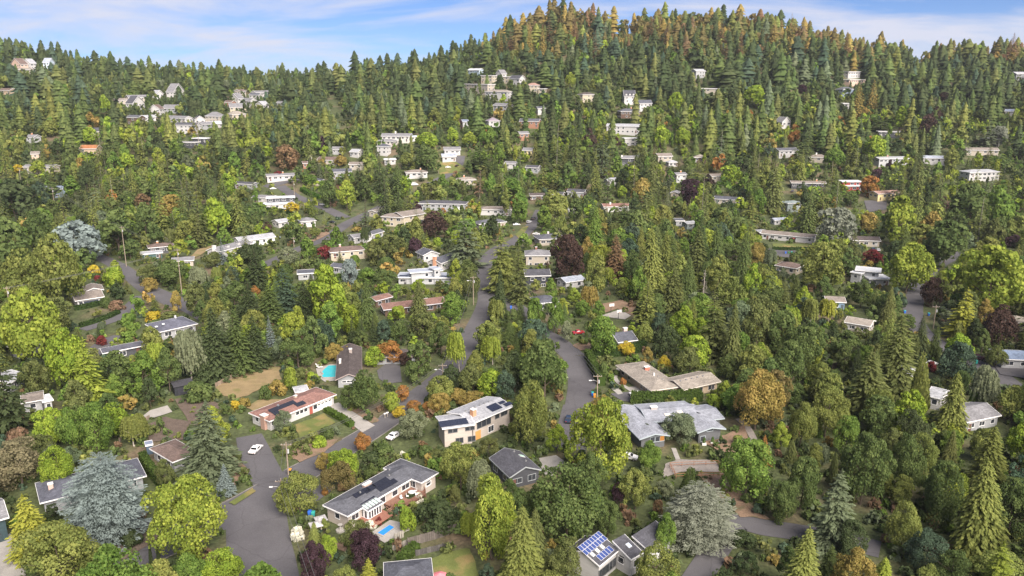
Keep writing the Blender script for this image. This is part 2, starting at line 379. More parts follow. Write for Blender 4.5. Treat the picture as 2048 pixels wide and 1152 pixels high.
def skirts(seed, tiers, seg, asp, prof=.8, z0=.05, droop=.5, rag=.30):
    """a distant conifer: overlapping ragged skirts of boughs"""
    g = rng(seed); W, H = asp; V = []; Q = []; vr = []
    for k in range(tiers):
        f = (k + g.uniform(-.2, .2))/tiers; zt = z0 + (1 - z0)*min(.99, max(0, f)**.95 + 1.25/tiers); zb = z0 + (1 - z0)*max(0, f)**.95
        Ro = .5*((1 - (zb - z0)/(1 - z0))**prof*.98 + .02); Ri = Ro*.28; t0 = g.uniform(0, 6.28); b = len(V); tv = g.uniform(-.12, .12); ox, oy = g.normal(0, .045*Ro*2, 2); Ro *= g.uniform(.80, 1.14)
        for j in range(seg):
            th = t0 + 2*math.pi*j/seg; jr = (1 - rag*(j % 2)*g.uniform(.5, 1.2))*g.uniform(.88, 1.12)
            V.append((Ri*math.cos(th), Ri*math.sin(th), zt)); V.append((ox + Ro*jr*math.cos(th), oy + Ro*jr*math.sin(th), zb - droop*Ro*W/H*jr*.35 + g.normal(0, .008)))
        for j in range(seg):
            j2 = (j + 1) % seg; Q.append((b + 2*j, b + 2*j + 1, b + 2*j2 + 1, b + 2*j2)); vr.append(.45 + tv + g.normal(0, .26))
    b = len(V); V += [(0, 0, 1.03), (.035, 0, .93), (-.02, .03, .93), (-.02, -.03, .93)]; Q += [(b, b+1, b+2, b), (b, b+2, b+3, b), (b, b+3, b+1, b)]; Q[-3:] = [(b, b+1, b+2, b+3)]; vr.append(.5)
    V = np.array(V); V[:, 2] = np.clip(V[:, 2], .0, 1.05)
    return V, np.array(Q), np.clip(np.array(vr), 0, 1)
def cone(seed, nl, leaf, asp, prof=0.8, lump=0.16, hang=True):
    """dense feathery crown of a cedar or cypress"""
    g = rng(seed); W, H = asp
    z = 1 - np.sqrt(g.random(nl)) ** (1.0/1.05); z = np.clip(z, 0, 0.995)
    th = g.uniform(0, 2*math.pi, nl)
    ph = g.uniform(0, 6.28, 6)
    kc = 70; ct = g.uniform(0, 2*math.pi, kc); cz = 1 - np.sqrt(g.random(kc)); lm = np.full(nl, -.6)      # bosses on the crown
    for k in range(kc):
        dth = np.abs((th - ct[k] + math.pi) % (2*math.pi) - math.pi)*(1 - z + .08)*.5*W; dz = (z - cz[k])*H*.8
        lm = np.maximum(lm, 1.0 - (dth**2 + dz**2)/(1.5**2))
    lm = np.clip(lm, -.6, 1)
    rad = 0.5 * np.minimum(1, (1 - z) ** prof * 1.02) * np.minimum(1, 0.55 + z*4) * (1 - lump + lump*lm) * g.uniform(0.80, 1.02, nl)
    P = np.stack([rad*np.cos(th), rad*np.sin(th), 0.05 + 0.94*z], 1)
    Nn = unit(np.stack([np.cos(th), np.sin(th), np.full(nl, 0.35)], 1) + g.normal(size=(nl, 3))*0.42)
    A = np.stack([np.cos(th)*.5, np.sin(th)*.5, np.full(nl, -1.0 if hang else 1.0)], 1)
    A = unit(A + g.normal(size=(nl, 3))*0.25)
    t = unit(np.cross(Nn, A)); s = (leaf*g.uniform(.6, 1.4, nl)*(0.45 + 0.75*(1 - z)))[:, None]; sc = 1/np.array([W, W, H])
    a1 = t*s*0.42*sc; b1 = A*s*0.75*sc
    Vv = np.stack([P - b1, P + a1, P + b1, P - a1], 1).reshape(-1, 3); Vv[:, 2] = np.clip(Vv[:, 2], 0.01, 1.02)
    return Vv, np.arange(4*nl).reshape(-1, 4), np.clip(0.45 + 0.22*lm + g.normal(0, 0.17, nl), 0, 1)
def weep(seed, nstr, nq, asp):
    """hanging strands of a weeping willow or birch"""
    g = rng(seed); W, H = asp; Ps = []; Ns = []; Vr = []; Sz = []
    tops = 7; tc = [(g.uniform(-.26, .26), g.uniform(-.26, .26), g.uniform(.80, 1.0)) for _ in range(tops)]
    for k in range(nstr):
        c = tc[g.integers(tops)]; th = g.uniform(0, 6.28); q = g.uniform(0.03, 0.24)
        x = c[0] + q*math.cos(th); y = c[1] + q*math.sin(th); z1 = c[2] - q*q*2.6 + g.uniform(-.03, .02)
        ln = g.uniform(0.25, 0.6); bv = g.uniform(-.2, .2)
        ox, oy = x*0.3, y*0.3
        for i in range(nq):
            s = i/nq; z = z1 - ln*s
            if z < 0.05: break
            Ps.append((x + ox*s + g.normal(0, .008), y + oy*s + g.normal(0, .008), z)); a = math.atan2(y, x) + g.normal(0, .7)
            Ns.append((math.cos(a), math.sin(a), 0.25)); Vr.append(0.5 + bv + g.normal(0, .12)); Sz.append(ln*H/nq)
    P = np.array(Ps); Nn = unit(np.array(Ns)); n = len(P); A = unit(np.array([[0, 0, -1.0]]) + g.normal(size=(n, 3))*0.12)
    t = unit(np.cross(Nn, A)); sc = 1/np.array([W, W, H]); S = np.array(Sz)[:, None]
    a1 = t*0.42*sc; b1 = A*S*0.72*sc
    Vv = np.stack([P - b1, P + a1, P + b1, P - a1], 1).reshape(-1, 3); mxx = np.abs(Vv[:, :2]).max(); Vv[:, :2] *= 0.5/mxx
    return Vv, np.arange(4*n).reshape(-1, 4), np.clip(np.array(Vr), 0, 1)
def bole(seed, asp, limbs=6, top=0.8, r=0.28, spread=0.34):
    g = rng(seed); W, H = asp; b = MB()
    zs = [0, 0.06, 0.25, 0.5, top]; x = y = 0
    pts = []; rad = []
    for i, z in enumerate(zs):
        pts.append((x, y, z*H)); rad.append(max(0.05, r*(1.25 if i == 0 else 1)*(1 - 0.9*z/top))); x += g.normal(0, .012)*W; y += g.normal(0, .012)*W
    b.tube(pts, rad, 6)
    for k in range(limbs):
        z = g.uniform(0.18, 0.6)*H; th = 2*math.pi*k/max(1, limbs) + g.uniform(-.4, .4); l = spread*W*g.uniform(.7, 1.1)
        b.tube([(0, 0, z), (l*.5*math.cos(th), l*.5*math.sin(th), z + l*.35), (l*math.cos(th), l*math.sin(th), z + l*.75)], [r*.42, r*.28, r*.10], 5, False)
    v = np.array(b.v) / np.array([W, W, H]); return v, b.f
def snag(seed, asp, n=46):
    g = rng(seed); W, H = asp; b = MB(); b.tube([(0, 0, 0), (.05, 0, .5*H), (0, .1, H)], [.30, .2, .04], 6)
    for k in range(n):
        z = g.uniform(.25, .97); th = g.uniform(0, 6.28); l = .5*W*(1.1 - z)*g.uniform(.5, 1.1) + .4
        p1 = (l*.55*math.cos(th), l*.55*math.sin(th), z*H - .05*l); p2 = (l*math.cos(th + .2), l*math.sin(th + .2), z*H - .22*l)
        b.tube([(0, 0, z*H), p1, p2], [.07, .05, .02], 4, False)
        b.tube([p1, (p1[0] + .3*l*math.cos(th + 1), p1[1] + .3*l*math.sin(th + 1), p1[2] - .1*l)], [.035, .015], 3, False)
    return np.array(b.v)/np.array([W, W, H]), b.f

# species: typical (width, height) used to keep sprays in proportion, and builders for near, middle and far use
ASP = dict(maple=(12, 14), oval=(10, 15), poplar=(5, 15), pine=(11, 15), fir=(10.5, 25), spruce=(7, 16), cedar=(9, 22), cypress=(6, 15), atlas=(16, 17), willow=(10, 13), bush=(3.2, 2.4), snag=(6, 18), deodar=(11, 21), thin=(8, 24))
def grow(sp, var, lod):
    s = hash_(sp)*17 + var*101 + 7; A = ASP[sp]
    q = dict(h=1.95, n=1.05, m=0.36, f=0.034, u=.046, g=.018, k=.07)[lod]; lf = dict(h=.62, n=.92, m=1.55, f=3.8, u=2.8, g=4.6, k=2.8)[lod]
    if lod in 'fg' and sp in ('fir', 'cedar', 'deodar', 'thin', 'spruce'):
        return skirts(s, *{'f': (13, 14), 'g': (10, 11)}[lod], A, dict(fir=.62, cedar=.50, deodar=.60, thin=.55, spruce=.8)[sp], rag=dict(cedar=.34, thin=.62).get(sp, .48))
    if sp == 'maple': return broad(s, int(5200*q), 0.62*lf, A, 'round', 58 if lod not in 'fgk' else 16, (0.075, 0.20))
    if sp == 'oval': return broad(s, int(4600*q), 0.60*lf, A, 'oval', 62 if lod not in 'fgk' else 16, (0.07, 0.18))
    if sp == 'poplar': return broad(s, int(3600*q), 0.48*lf, A, 'column', 60 if lod not in 'fgk' else 14, (0.13, 0.22))
    if sp == 'pine': return broad(s, int(4400*q), 0.58*lf, A, 'flat', 34 if lod not in 'fgk' else 12, (0.08, 0.17))
    if sp == 'bush': return broad(s, int(1500*q), 0.34*lf, A, 'flat', 24 if lod not in 'fug' else 9, (0.12, 0.27))
    if sp == 'fir': return fir(s, *{'h': (48, 13, 24), 'n': (40, 11, 14), 'm': (22, 8, 8), 'f': (13, 7, 3), 'k': (16, 7, 5), 'g': (11, 7, 2)}[lod], A, 0.72 if lod != 'g' else .58, leafw={'h': .15, 'n': .25, 'm': .38, 'f': .62, 'k': .5, 'g': .92}[lod])
    if sp == 'thin': return fir(s, *{'h': (36, 9, 18), 'n': (32, 8, 11), 'm': (19, 6, 6), 'f': (9, 5, 2), 'k': (14, 6, 4), 'g': (8, 5, 2)}[lod], A, 0.62, leafw={'h': .18, 'n': .27, 'm': .38, 'f': .66, 'k': .5, 'g': .7}[lod], irregular=.45, z0=.22)
    if sp == 'spruce': return fir(s, *{'h': (32, 12, 16), 'n': (28, 10, 10), 'm': (18, 8, 6), 'f': (9, 6, 2)}[lod], A, 0.95, droop=0.12, leafw={'h': .2, 'n': .3, 'm': .44, 'f': .72}[lod])
    if sp == 'deodar': return fir(s, *{'h': (24, 13, 40), 'n': (20, 12, 24), 'm': (15, 9, 11), 'f': (9, 6, 2), 'k': (12, 8, 7), 'g': (8, 6, 2)}[lod], A, 0.80, droop=0.26, leafw={'h': .13, 'n': .21, 'm': .34, 'f': .7, 'k': .45, 'g': .75}[lod], irregular=.32)
    if sp == 'atlas': return fir(s, *{'h': (21, 20, 105), 'n': (17, 16, 52), 'm': (12, 11, 14), 'f': (8, 7, 3)}[lod], A, 0.0, droop=0.08, wide=.40, z0=.08, leafw={'h': .046, 'n': .10, 'm': .22, 'f': .6}[lod], irregular=.32)
    if sp == 'cedar': return fir(s, *{'h': (60, 16, 15), 'n': (50, 14, 9), 'm': (30, 10, 5), 'f': (14, 7, 2), 'k': (20, 8, 4), 'g': (10, 6, 2)}[lod], A, 0.70, droop=0.85, wide=.30, z0=.03, leafw={'h': .17, 'n': .26, 'm': .40, 'f': .70, 'k': .5, 'g': .8}[lod], irregular=.26)
    if sp == 'cypress': return cone(s, int(3000*q), 0.72*lf**.8, A, 0.60, 0.14, hang=False)
    if sp == 'willow': return weep(s, {'h': 900, 'n': 460, 'm': 210, 'f': 40, 'k': 90, 'g': 30}[lod], {'h': 14, 'n': 9, 'm': 6, 'f': 3, 'k': 4, 'g': 2}[lod], A)
def hash_(s): return sum((i + 3)*ord(c) for i, c in enumerate(s)) % 997
_proto = {}
NVAR = dict(maple=5, oval=4, poplar=2, pine=3, fir=3, spruce=2, cedar=3, cypress=2, atlas=2, willow=2, bush=4, snag=2, deodar=2, thin=2)
def proto(sp, var, lod):
    k = (sp, var % NVAR[sp], lod)
    if k in _proto: return _proto[k]
    A = ASP[sp]
    if sp == 'snag':
        v, f = snag(k[1] + 5, A); r = (None, pymesh('snag', v, f, 'bark_pale'))
    else:
        Vv, Q, var_ = grow(sp, k[1], lod); cm = np_mesh(sp + '_crown', Vv, Q, 'leaf', var_)
        if sp == 'bush': tv, tf = bole(k[1] + 3, A, 5, .5, .06, .3)
        elif sp in ('fir', 'spruce', 'cedar', 'cypress', 'deodar', 'atlas', 'thin'): tv, tf = bole(k[1] + 3, A, 0, .96, .26 if sp != 'cypress' else .14)
        else: tv, tf = bole(k[1] + 3, A, 7, .75, .24)
        r = (cm, pymesh(sp + '_trunk', tv, tf, 'bark_pale' if sp in ('willow', 'thin') else 'bark'))
    _proto[k] = r; return r
TREES = []                                             # every tree that is a thing of its own: (root, species, colour word, u, v, label or None)
KIND = dict(maple='broadleaf_tree', oval='upright_broadleaf_tree', poplar='columnar_tree', pine='pine_tree', fir='fir_tree', spruce='spruce_tree', cedar='cedar_tree', cypress='cypress_tree', atlas='atlas_cedar', willow='weeping_tree', bush='shrub', snag='dead_tree', deodar='layered_cedar', thin='fir_tree')
rnd = random.Random(11)
def plant(x, y, h, wd, sp, c, label=None, lod=None, cword=None):
    z = terr(x, y); d = math.hypot(x, y)
    if lod is None: lod = 'h' if d < 195 and (sp != 'bush' or d < 175) else 'n' if d < 380 else 'm'
    var = rnd.randrange(12); cm, tm = proto(sp, var, lod)
    rz = rnd.uniform(0, 6.283)
    root = empty(KIND[sp], (x, y, z - 0.15), rz); root.scale = (wd*rnd.uniform(.92, 1.08), wd*rnd.uniform(.84, 1.14), h); root.rotation_euler = (rnd.uniform(-.05, .05), rnd.uniform(-.05, .05), rz)
    if tm is not None: add('trunk' if sp != 'bush' else 'stem', tm, root)
    j = rnd.uniform(.92, 1.08)
    if cm is not None: add('crown' if sp != 'bush' else 'foliage', cm, root, (c[0]*j, c[1]*j, c[2]*j))
    if cword == 'fl': root.children[-1].color = (.10, .14, .04, 1); add('blossom', proto('bush', var + 1, 'u')[0], root, c, scale=(1.05, 1.05, 1.06))
    pu, pv, _ = proj(x, y, z + h*.6)
    TREES.append([root, sp, cword, pu, pv, label, h, wd, x, y])
    return root
def mass(name, label, cat, items):
    """items: (x, y, z, h, w, species, colour): one woodland or undergrowth mass"""
    Vs = []; Qs = []; Vr = []; Ti = []; off = 0; cache = {}
    g = rng(5)
    for (x, y, z, h, wd, sp, c, lod) in items:
        k = (sp, int(g.integers(4)) % NVAR[sp], lod)
        if k not in cache: cache[k] = grow(sp, k[1], lod)
        V0, Q0, v0 = cache[k]; a = g.uniform(0, 6.28); ca, sa = math.cos(a), math.sin(a)
        Vn = np.empty_like(V0); Vn[:, 0] = (V0[:, 0]*ca - V0[:, 1]*sa)*wd + x; Vn[:, 1] = (V0[:, 0]*sa + V0[:, 1]*ca)*wd + y; Vn[:, 2] = V0[:, 2]*h + z - .1
        Vs.append(Vn); Qs.append(Q0 + off); off += len(V0); Vr.append(v0); Ti.append(np.repeat(np.array([c]), len(Q0), 0))
    me = np_mesh(name, np.concatenate(Vs), np.concatenate(Qs), 'leaf_mass', np.concatenate(Vr), np.concatenate(Ti))
    return tag(add(name, me), label, cat, kind='stuff')
# ------------------------------------------------------------ what must stay open to view, and what ground is taken
KW, KH = 1024, 576
KEEP = np.zeros((KH, KW), dtype=np.float32)            # distance of the thing that is seen there, 0 = nothing
OX, OY = 640, 1080
OCC = np.zeros((OY, 2*OX), dtype=bool)
def fill_poly(mask_fn, pts, W, H):
    ys_ = [p[1] for p in pts]
    for yy in range(max(0, int(min(ys_))), min(H - 1, int(max(ys_))) + 1):
        xsn = []
        for i in range(len(pts)):
            (x1, y1), (x2, y2) = pts[i], pts[(i+1) % len(pts)]
            if (y1 <= yy + .5 < y2) or (y2 <= yy + .5 < y1): xsn.append(x1 + (yy + .5 - y1)*(x2 - x1)/(y2 - y1))
        xsn.sort()
        for k in range(0, len(xsn) - 1, 2):
            a_, b_ = max(0, int(xsn[k])), min(W, int(xsn[k+1]) + 1)
            if b_ > a_: mask_fn(yy, a_, b_)
KID = np.zeros((KH, KW), dtype=np.int32); BUD = [0.0]; USED = [0]
def keep_px(pts, d, budget=.08):
    BUD.append(budget); USED.append(0); k = len(BUD) - 1
    def f(yy, a_, b_):
        s = KEEP[yy, a_:b_]; m_ = s < d; KID[yy, a_:b_][m_] = k; s[m_] = d
    fill_poly(f, [(p[0]*KW/2048, p[1]*KH/1152) for p in pts], KW, KH)
def occupy(pts, A=None):
    A = OCC if A is None else A
    def f(yy, a_, b_): A[yy, a_:b_] = True
    fill_poly(f, [(p[0] + OX, p[1]) for p in pts], 2*OX, OY)
SOFT = np.zeros((OY, 2*OX), dtype=bool)                # planted beds: shrubs may grow there, trees do not
def taken(x, y, r=0.0, soft=True):
    i, j = int(y), int(x + OX)
    if not (0 <= i < OY and 0 <= j < 2*OX): return False
    k = int(r); s = (slice(max(0, i-k), i+k+1), slice(max(0, j-k), j+k+1)); return bool(OCC[s].any() or (soft and SOFT[s].any()))
def lathe_line(pts, n=8):
    """smooth polyline through points"""
    o = []
    P = [pts[0]] + list(pts) + [pts[-1]]
    for i in range(1, len(P) - 2):
        p0, p1, p2, p3 = (np.array(P[i+k], dtype=float) for k in (-1, 0, 1, 2))
        for k in range(n):
            t = k/n; o.append(0.5*((2*p1) + (-p0 + p2)*t + (2*p0 - 5*p1 + 4*p2 - p3)*t*t + (-p0 + 3*p1 - 3*p2 + p3)*t**3))
    o.append(np.array(P[-2], dtype=float)); return o
# ------------------------------------------------------------ roads, drives, yards
LAY = [0.05]; KERB = []
def road(name, px, width, mat='asphalt', keep=True, kerb=False, bud=.50):
    W2 = [spot(u, v)[:2] for u, v in px]
    ln = lathe_line(W2, 10); widths = width if isinstance(width, (list, tuple)) else [width]*len(px)
    wl = np.interp(np.arange(len(ln)), np.arange(len(px))*10, widths)
    LAY[0] += 0.004; dz = LAY[0]
    V = []; f = []; cols = 5; K = MB()
    L = []; Rr = []
    for i, p in enumerate(ln):
        d = ln[min(i+1, len(ln)-1)] - ln[max(i-1, 0)]; d = d/max(1e-6, np.hypot(*d)); nrm = np.array([-d[1], d[0]])
        for c in range(cols):
            q = p + nrm*(c/(cols-1) - .5)*wl[i]; V.append((q[0], q[1], terr(q[0], q[1]) + dz))
        L.append(p + nrm*wl[i]*.5); Rr.append(p - nrm*wl[i]*.5)
    for i in range(len(ln)-1):
        for c in range(cols-1):
            a_ = i*cols + c; f.append((a_+1, a_, a_+cols, a_+cols+1))
    o = tag(add(name, pymesh(name, V, f, mat)), kind='structure')
    ring = L + Rr[::-1]; occupy([(q[0], q[1]) for q in ring])
    if keep:
        pp = [proj(q[0], q[1], terr(q[0], q[1])) for q in ring]; dm = max(p[2] for p in pp); keep_px([p[:2] for p in pp], dm, bud if dm > 200 else .06)
    if kerb: KERB.append((L, Rr, dz))
    return o
def patch(name, px, mat, keep=True, z=None):
    W2 = [spot(u, v)[:2] for u, v in px]
    LAY[0] += 0.004; dz = LAY[0]
    c = np.mean(W2, axis=0); n = 6; V = []; f = []
    ring = []
    for i in range(len(W2)):                         # slightly wavering edge
        a_, b_ = np.array(W2[i]), np.array(W2[(i+1) % len(W2)])
        for k in range(n):
            t = k/n; q = a_*(1-t) + b_*t
            if mat not in ('concrete', 'asphalt'): q = q + (q - c)*0.035*math.sin(i*2.1 + k*1.3)
            ring.append(q)
    m_ = len(ring)
    for s in (0.0, 0.5, 1.0):
        for q in ring:
            r_ = c + (q - c)*max(s, 1e-3); V.append((r_[0], r_[1], terr(r_[0], r_[1]) + dz))
    for s in range(2):
        for k in range(m_):
            f.append((s*m_ + k, s*m_ + (k+1) % m_, (s+1)*m_ + (k+1) % m_, (s+1)*m_ + k))
    f = [tuple(reversed(q)) for q in f] if sum((ring[k][0]*ring[(k+1) % m_][1] - ring[(k+1) % m_][0]*ring[k][1]) for k in range(m_)) < 0 else f
    f = [tuple(reversed(q)) for q in f]
    me = pymesh(name, V, f, mat)
    if me.polygons[m_].normal.z < 0: me.flip_normals()
    occupy([tuple(q) for q in ring], SOFT if mat in ('mulch', 'dirt') else None)
    if keep: keep_px(px, max(proj(q[0], q[1], 0)[2] for q in ring), .45 if mat in ('mulch', 'dirt') else .08)
    return tag(add(name, me), kind='structure')
road('street', [(150,1190),(240,1130),(330,1088),(450,1032),(545,980),(640,925),(700,890),(760,853),(800,824),(838,790)], [9,9,9,9,9,7.5,7,6.5,6.5,6.5], kerb=True, bud=.16)
road('street', [(540,1230),(527,1140),(517,1080),(515,1020),(535,985)], [11.5,11.5,11.5,11.5,9])
road('street', [(838,790),(870,765),(905,735),(930,700),(945,668)], [7,7,7,7,8], keep=False)
road('street', [(945,668),(966,625),(973,597),(968,570)], [7.2,7.2,7,6.5])
road('street', [(968,570),(965,535),(990,503),(1020,487)], [8,8,8,8], keep=False)
road('street', [(1020,487),(1030,482),(1058,458),(1074,436),(1080,420)], [6.5,7,7,7,6])
road('side_street', [(1138,900),(1150,840),(1158,812)], [8,8,8.5], keep=False)
road('side_street', [(1158,812),(1164,770),(1160,742),(1146,712)], [7.5,8,8,7])
road('side_street', [(1146,712),(1110,680),(1080,662),(1058,640),(1030,615),(1000,602),(975,598)], [8,7,7,7,8,8,7], keep=False)
road('street', [(170,505),(212,520),(240,535),(268,556),(295,577),(325,592),(352,604)], [6,7,7.5,7.5,8,9,10])
road('street', [(352,604),(385,618),(420,640)], [10,8,7], keep=False)
road('street', [(500,545),(545,522),(600,497),(640,482),(668,466),(690,450),(715,438)], [6,6,6.5,6.5,7,8,9])
road('street', [(715,438),(742,424),(765,412)], [9,7,6], keep=False)
road('street', [(530,374),(560,366),(580,358),(592,362)], [7,9,8,6])
road('street', [(560,372),(590,392),(620,404),(650,416),(690,436)], [7,7,7,7,8])
road('hill_street', [(850,372),(872,362),(892,352),(908,342),(918,328),(922,312)], 6.5)
road('street', [(1925,505),(1890,522),(1860,540),(1844,562),(1832,590),(1826,620),(1832,648),(1852,672),(1890,695),(1940,722),(1995,750),(2040,785)], 6.8)
road('forest_road', [(1380,1180),(1425,1110),(1470,1048),(1530,1056),(1600,1066),(1680,1080),(1760,1100)], [5,5,6,6,6,6,6], mat='asphalt')
road('driveway', [(540,965),(522,930),(508,900),(498,872)], [7,7,7,6])
road('driveway', [(1024,492),(1050,470),(1075,440)], [5,5,5], keep=False)
road('driveway', [(165,660),(205,648),(245,632),(262,612),(285,592)], [5,5,5,5,6])
road('driveway', [(160,735),(205,690),(240,672)], [5,6,5], keep=False)
road('driveway', [(560,1010),(612,985),(650,992)], [5,6,8])
road('garden_path', [(1238,737),(1230,752),(1236,765),(1252,775),(1266,784)], 1.3, mat='concrete')
road('gravel_path', [(1476,838),(1490,850),(1502,868),(1508,885),(1505,905)], 1.8, mat='gravel')
road('garden_steps_path', [(1347,897),(1352,910),(1358,925)], 1.1, mat='concrete')
patch('driveway', [(652,812),(677,806),(750,852),(725,866)], 'concrete')
patch('driveway', [(754,742),(775,725),(800,732),(804,765),(772,768),(758,758)], 'asphalt')
patch('driveway', [(1220,788),(1262,784),(1290,790),(1282,806),(1245,803)], 'asphalt')
patch('patio', [(1222,778),(1236,775),(1246,788),(1236,790)], 'concrete')
patch('patio', [(1255,775),(1285,773),(1292,788),(1265,784)], 'concrete')
patch('driveway', [(-40,1100),(20,1068),(46,1095),(52,1152),(-40,1180)], 'concrete')
patch('driveway', [(180,1090),(240,1062),(300,1040),(320,1062),(300,1100),(245,1110)], 'asphalt', keep=False)
patch('dry_lawn', [(428,765),(470,748),(515,732),(560,735),(562,760),(530,772),(500,790),(470,800),(440,788)], 'dry_grass')
patch('lawn', [(588,852),(648,828),(672,846),(640,862),(600,878)], 'grass')
patch('dirt_bank', [(575,900),(640,885),(680,878),(650,905),(600,925),(580,915)], 'dirt')
patch('dirt_bank', [(690,815),(715,812),(760,842),(745,848)], 'dirt', keep=False)
patch('dry_lawn', [(520,830),(560,812),(600,800),(520,800),(490,815)], 'dry_grass', keep=False)
patch('lawn', [(855,1125),(890,1105),(940,1098),(958,1152),(930,1175),(860,1165)], 'grass')
patch('garden_bed', [(350,800),(395,792),(440,810),(430,860),(380,850)], 'mulch')
patch('garden_bed', [(285,855),(330,835),(380,845),(370,880),(300,885)], 'mulch', keep=False)
patch('patio', [(280,838),(300,822),(335,812),(345,825),(310,836)], 'concrete')
patch('stone_terrace', [(632,738),(660,730),(690,728),(690,760),(650,765),(636,755)], 'concrete')
patch('court', [(1200,633),(1240,620),(1262,632),(1250,640)], 'concrete')
patch('dirt_bank', [(1190,612),(1245,600),(1275,618),(1265,632),(1235,618),(1200,630)], 'dirt')
patch('dirt_bank', [(1145,692),(1165,682),(1185,690),(1180,700),(1160,702)], 'dirt')
patch('gravel_yard', [(1330,930),(1355,920),(1432,922),(1440,945),(1362,945),(1325,958)], 'gravel')
patch('dirt_bank', [(1395,880),(1450,872),(1490,850),(1500,910),(1440,905)], 'dirt')
patch('dirt_bank', [(1395,950),(1450,948),(1500,1010),(1540,1040),(1480,1035),(1430,990)], 'dirt')
patch('gravel_yard', [(1078,918),(1112,912),(1130,925),(1100,960),(1085,945)], 'concrete')
patch('pool_terrace', [(738,1070),(780,1042),(815,1050),(820,1062),(770,1088)], 'concrete')
patch('garden_path_yard', [(640,1078),(680,1090),(735,1075),(750,1085),(690,1105),(640,1092)], 'dirt', keep=False)
patch('lawn', [(860,318),(905,318),(935,340),(915,345),(880,350),(868,335)], 'grass', keep=False)
patch('lawn', [(1545,488),(1620,488),(1622,500),(1545,502)], 'grass')
patch('lawn', [(1030,470),(1046,455),(1058,452),(1040,480)], 'grass', keep=False)
patch('dry_lawn', [(395,500),(430,490),(400,512),(375,520)], 'dry_grass')
patch('dry_lawn', [(615,470),(650,462),(660,468),(625,485)], 'dirt')
patch('driveway', [(1728,402),(1775,400),(1772,420),(1735,425)], 'asphalt')
patch('driveway', [(1536,498),(1595,500),(1590,518),(1540,512)], 'asphalt', keep=False)
patch('lawn', [(1760,565),(1800,575),(1815,600),(1790,600)], 'grass', keep=False)
patch('driveway', [(1980,720),(2060,735),(2060,760),(2000,750)], 'asphalt', keep=False)
patch('driveway', [(150,1130),(215,1085),(300,1050),(330,1075),(250,1120)], 'mulch', keep=False)
patch('dirt_bank', [(400,930),(470,915),(500,945),(470,975),(430,965)], 'dirt', keep=False)
patch('grass_verge', [(458,1008),(505,978),(512,985),(470,1012)], 'grass', keep=False)
for L, Rr, dz in KERB:                                 # kerbs, left open where drives and side streets join
    K = MB()
    for S_, sg in ((L, 1), (Rr, -1)):
        for i in range(len(S_)-1):
            a_, b_ = S_[i], S_[i+1]; d = b_ - a_; ll = np.hypot(*d)
            if ll < 1e-3: continue
            nr = np.array([-d[1], d[0]])/ll*sg; n_ = max(1, int(ll/1.2))
            for s_ in range(n_):
                p0 = a_ + d*s_/n_; p1 = a_ + d*(s_+1)/n_; mq = (p0 + p1)/2 + nr*1.6
                if taken(mq[0], mq[1]): continue
                pts = []
                for q in (p0, p1):
                    for off in (-.02, .16):
                        r_ = q + nr*off; z_ = terr(r_[0], r_[1]); pts += [(r_[0], r_[1], z_ - .05), (r_[0], r_[1], z_ + dz + .12)]
                K.poly(pts, (0,4,5,1), (2,3,7,6), (1,5,7,3))
    if K.v: tag(K.build('kerb', 'kerbstone'), kind='structure')
# ------------------------------------------------------------ houses
RC = dict(dg=(.065,.066,.08), dn=(.078,.083,.105), mg=(.17,.17,.185), lg=(.30,.31,.34), br=(.13,.095,.085), db=(.075,.062,.062), rb=(.205,.115,.10), tb=(.24,.215,.19), bl=(.16,.19,.26), wh=(.46,.48,.52), pk=(.30,.19,.16), gb=(.19,.165,.15), or_=(.30,.13,.06), lb=(.29,.32,.39), sl=(.088,.092,.11))
WC = dict(wh=(.44,.435,.44), cr=(.40,.355,.28), be=(.36,.325,.28), pb=(.40,.355,.325), gr=(.28,.29,.31), dk=(.055,.058,.068), dt=(.035,.06,.07), br=(.11,.075,.055), ye=(.62,.52,.28), bl=(.17,.22,.30), gg=(.22,.26,.27), tn=(.38,.30,.22), rd=(.28,.05,.04), bk=(.30,.16,.11), lg=(.36,.37,.39), pk=(.52,.38,.31))
TRIM = (.74, .74, .76)
HOUSES = []
_win = {}
def window_mesh(wd, ht, full):
    k = (round(wd, 1), round(ht, 1), full)
    if k in _win: return _win[k]
    wd, ht = k[0], k[1]; t = .09; fr = MB(); x, z = wd/2, ht/2
    fr.box(-x-t, x+t, -.07, .03, -z-t-.03, -z); fr.box(-x-t, x+t, -.05, .03, z, z+t); fr.box(-x-t, -x, -.05, .03, -z, z); fr.box(x, x+t, -.05, .03, -z, z)
    n = max(1, int(round(wd/1.1)))
    for i in range(1, n): fr.box(-x + wd*i/n - .03, -x + wd*i/n + .03, -.045, .03, -z, z)
    pn = MB(); pn.box(-x, x, -.02, .02, -z, z)
    a_ = pymesh('window_frame', fr.v, fr.f, 'plain'); b_ = pymesh('window_pane', pn.v, pn.f, 'glass')
    if not full:
        nf = len(fr.f); V = fr.v + pn.v; f = fr.f + [tuple(i + len(fr.v) for i in q) for q in pn.f]
        a_ = pymesh('window', V, f, ['plain', 'glass'])
        for p in a_.polygons: p.material_index = 0 if p.index < nf else 1
    _win[k] = (a_, b_); return _win[k]
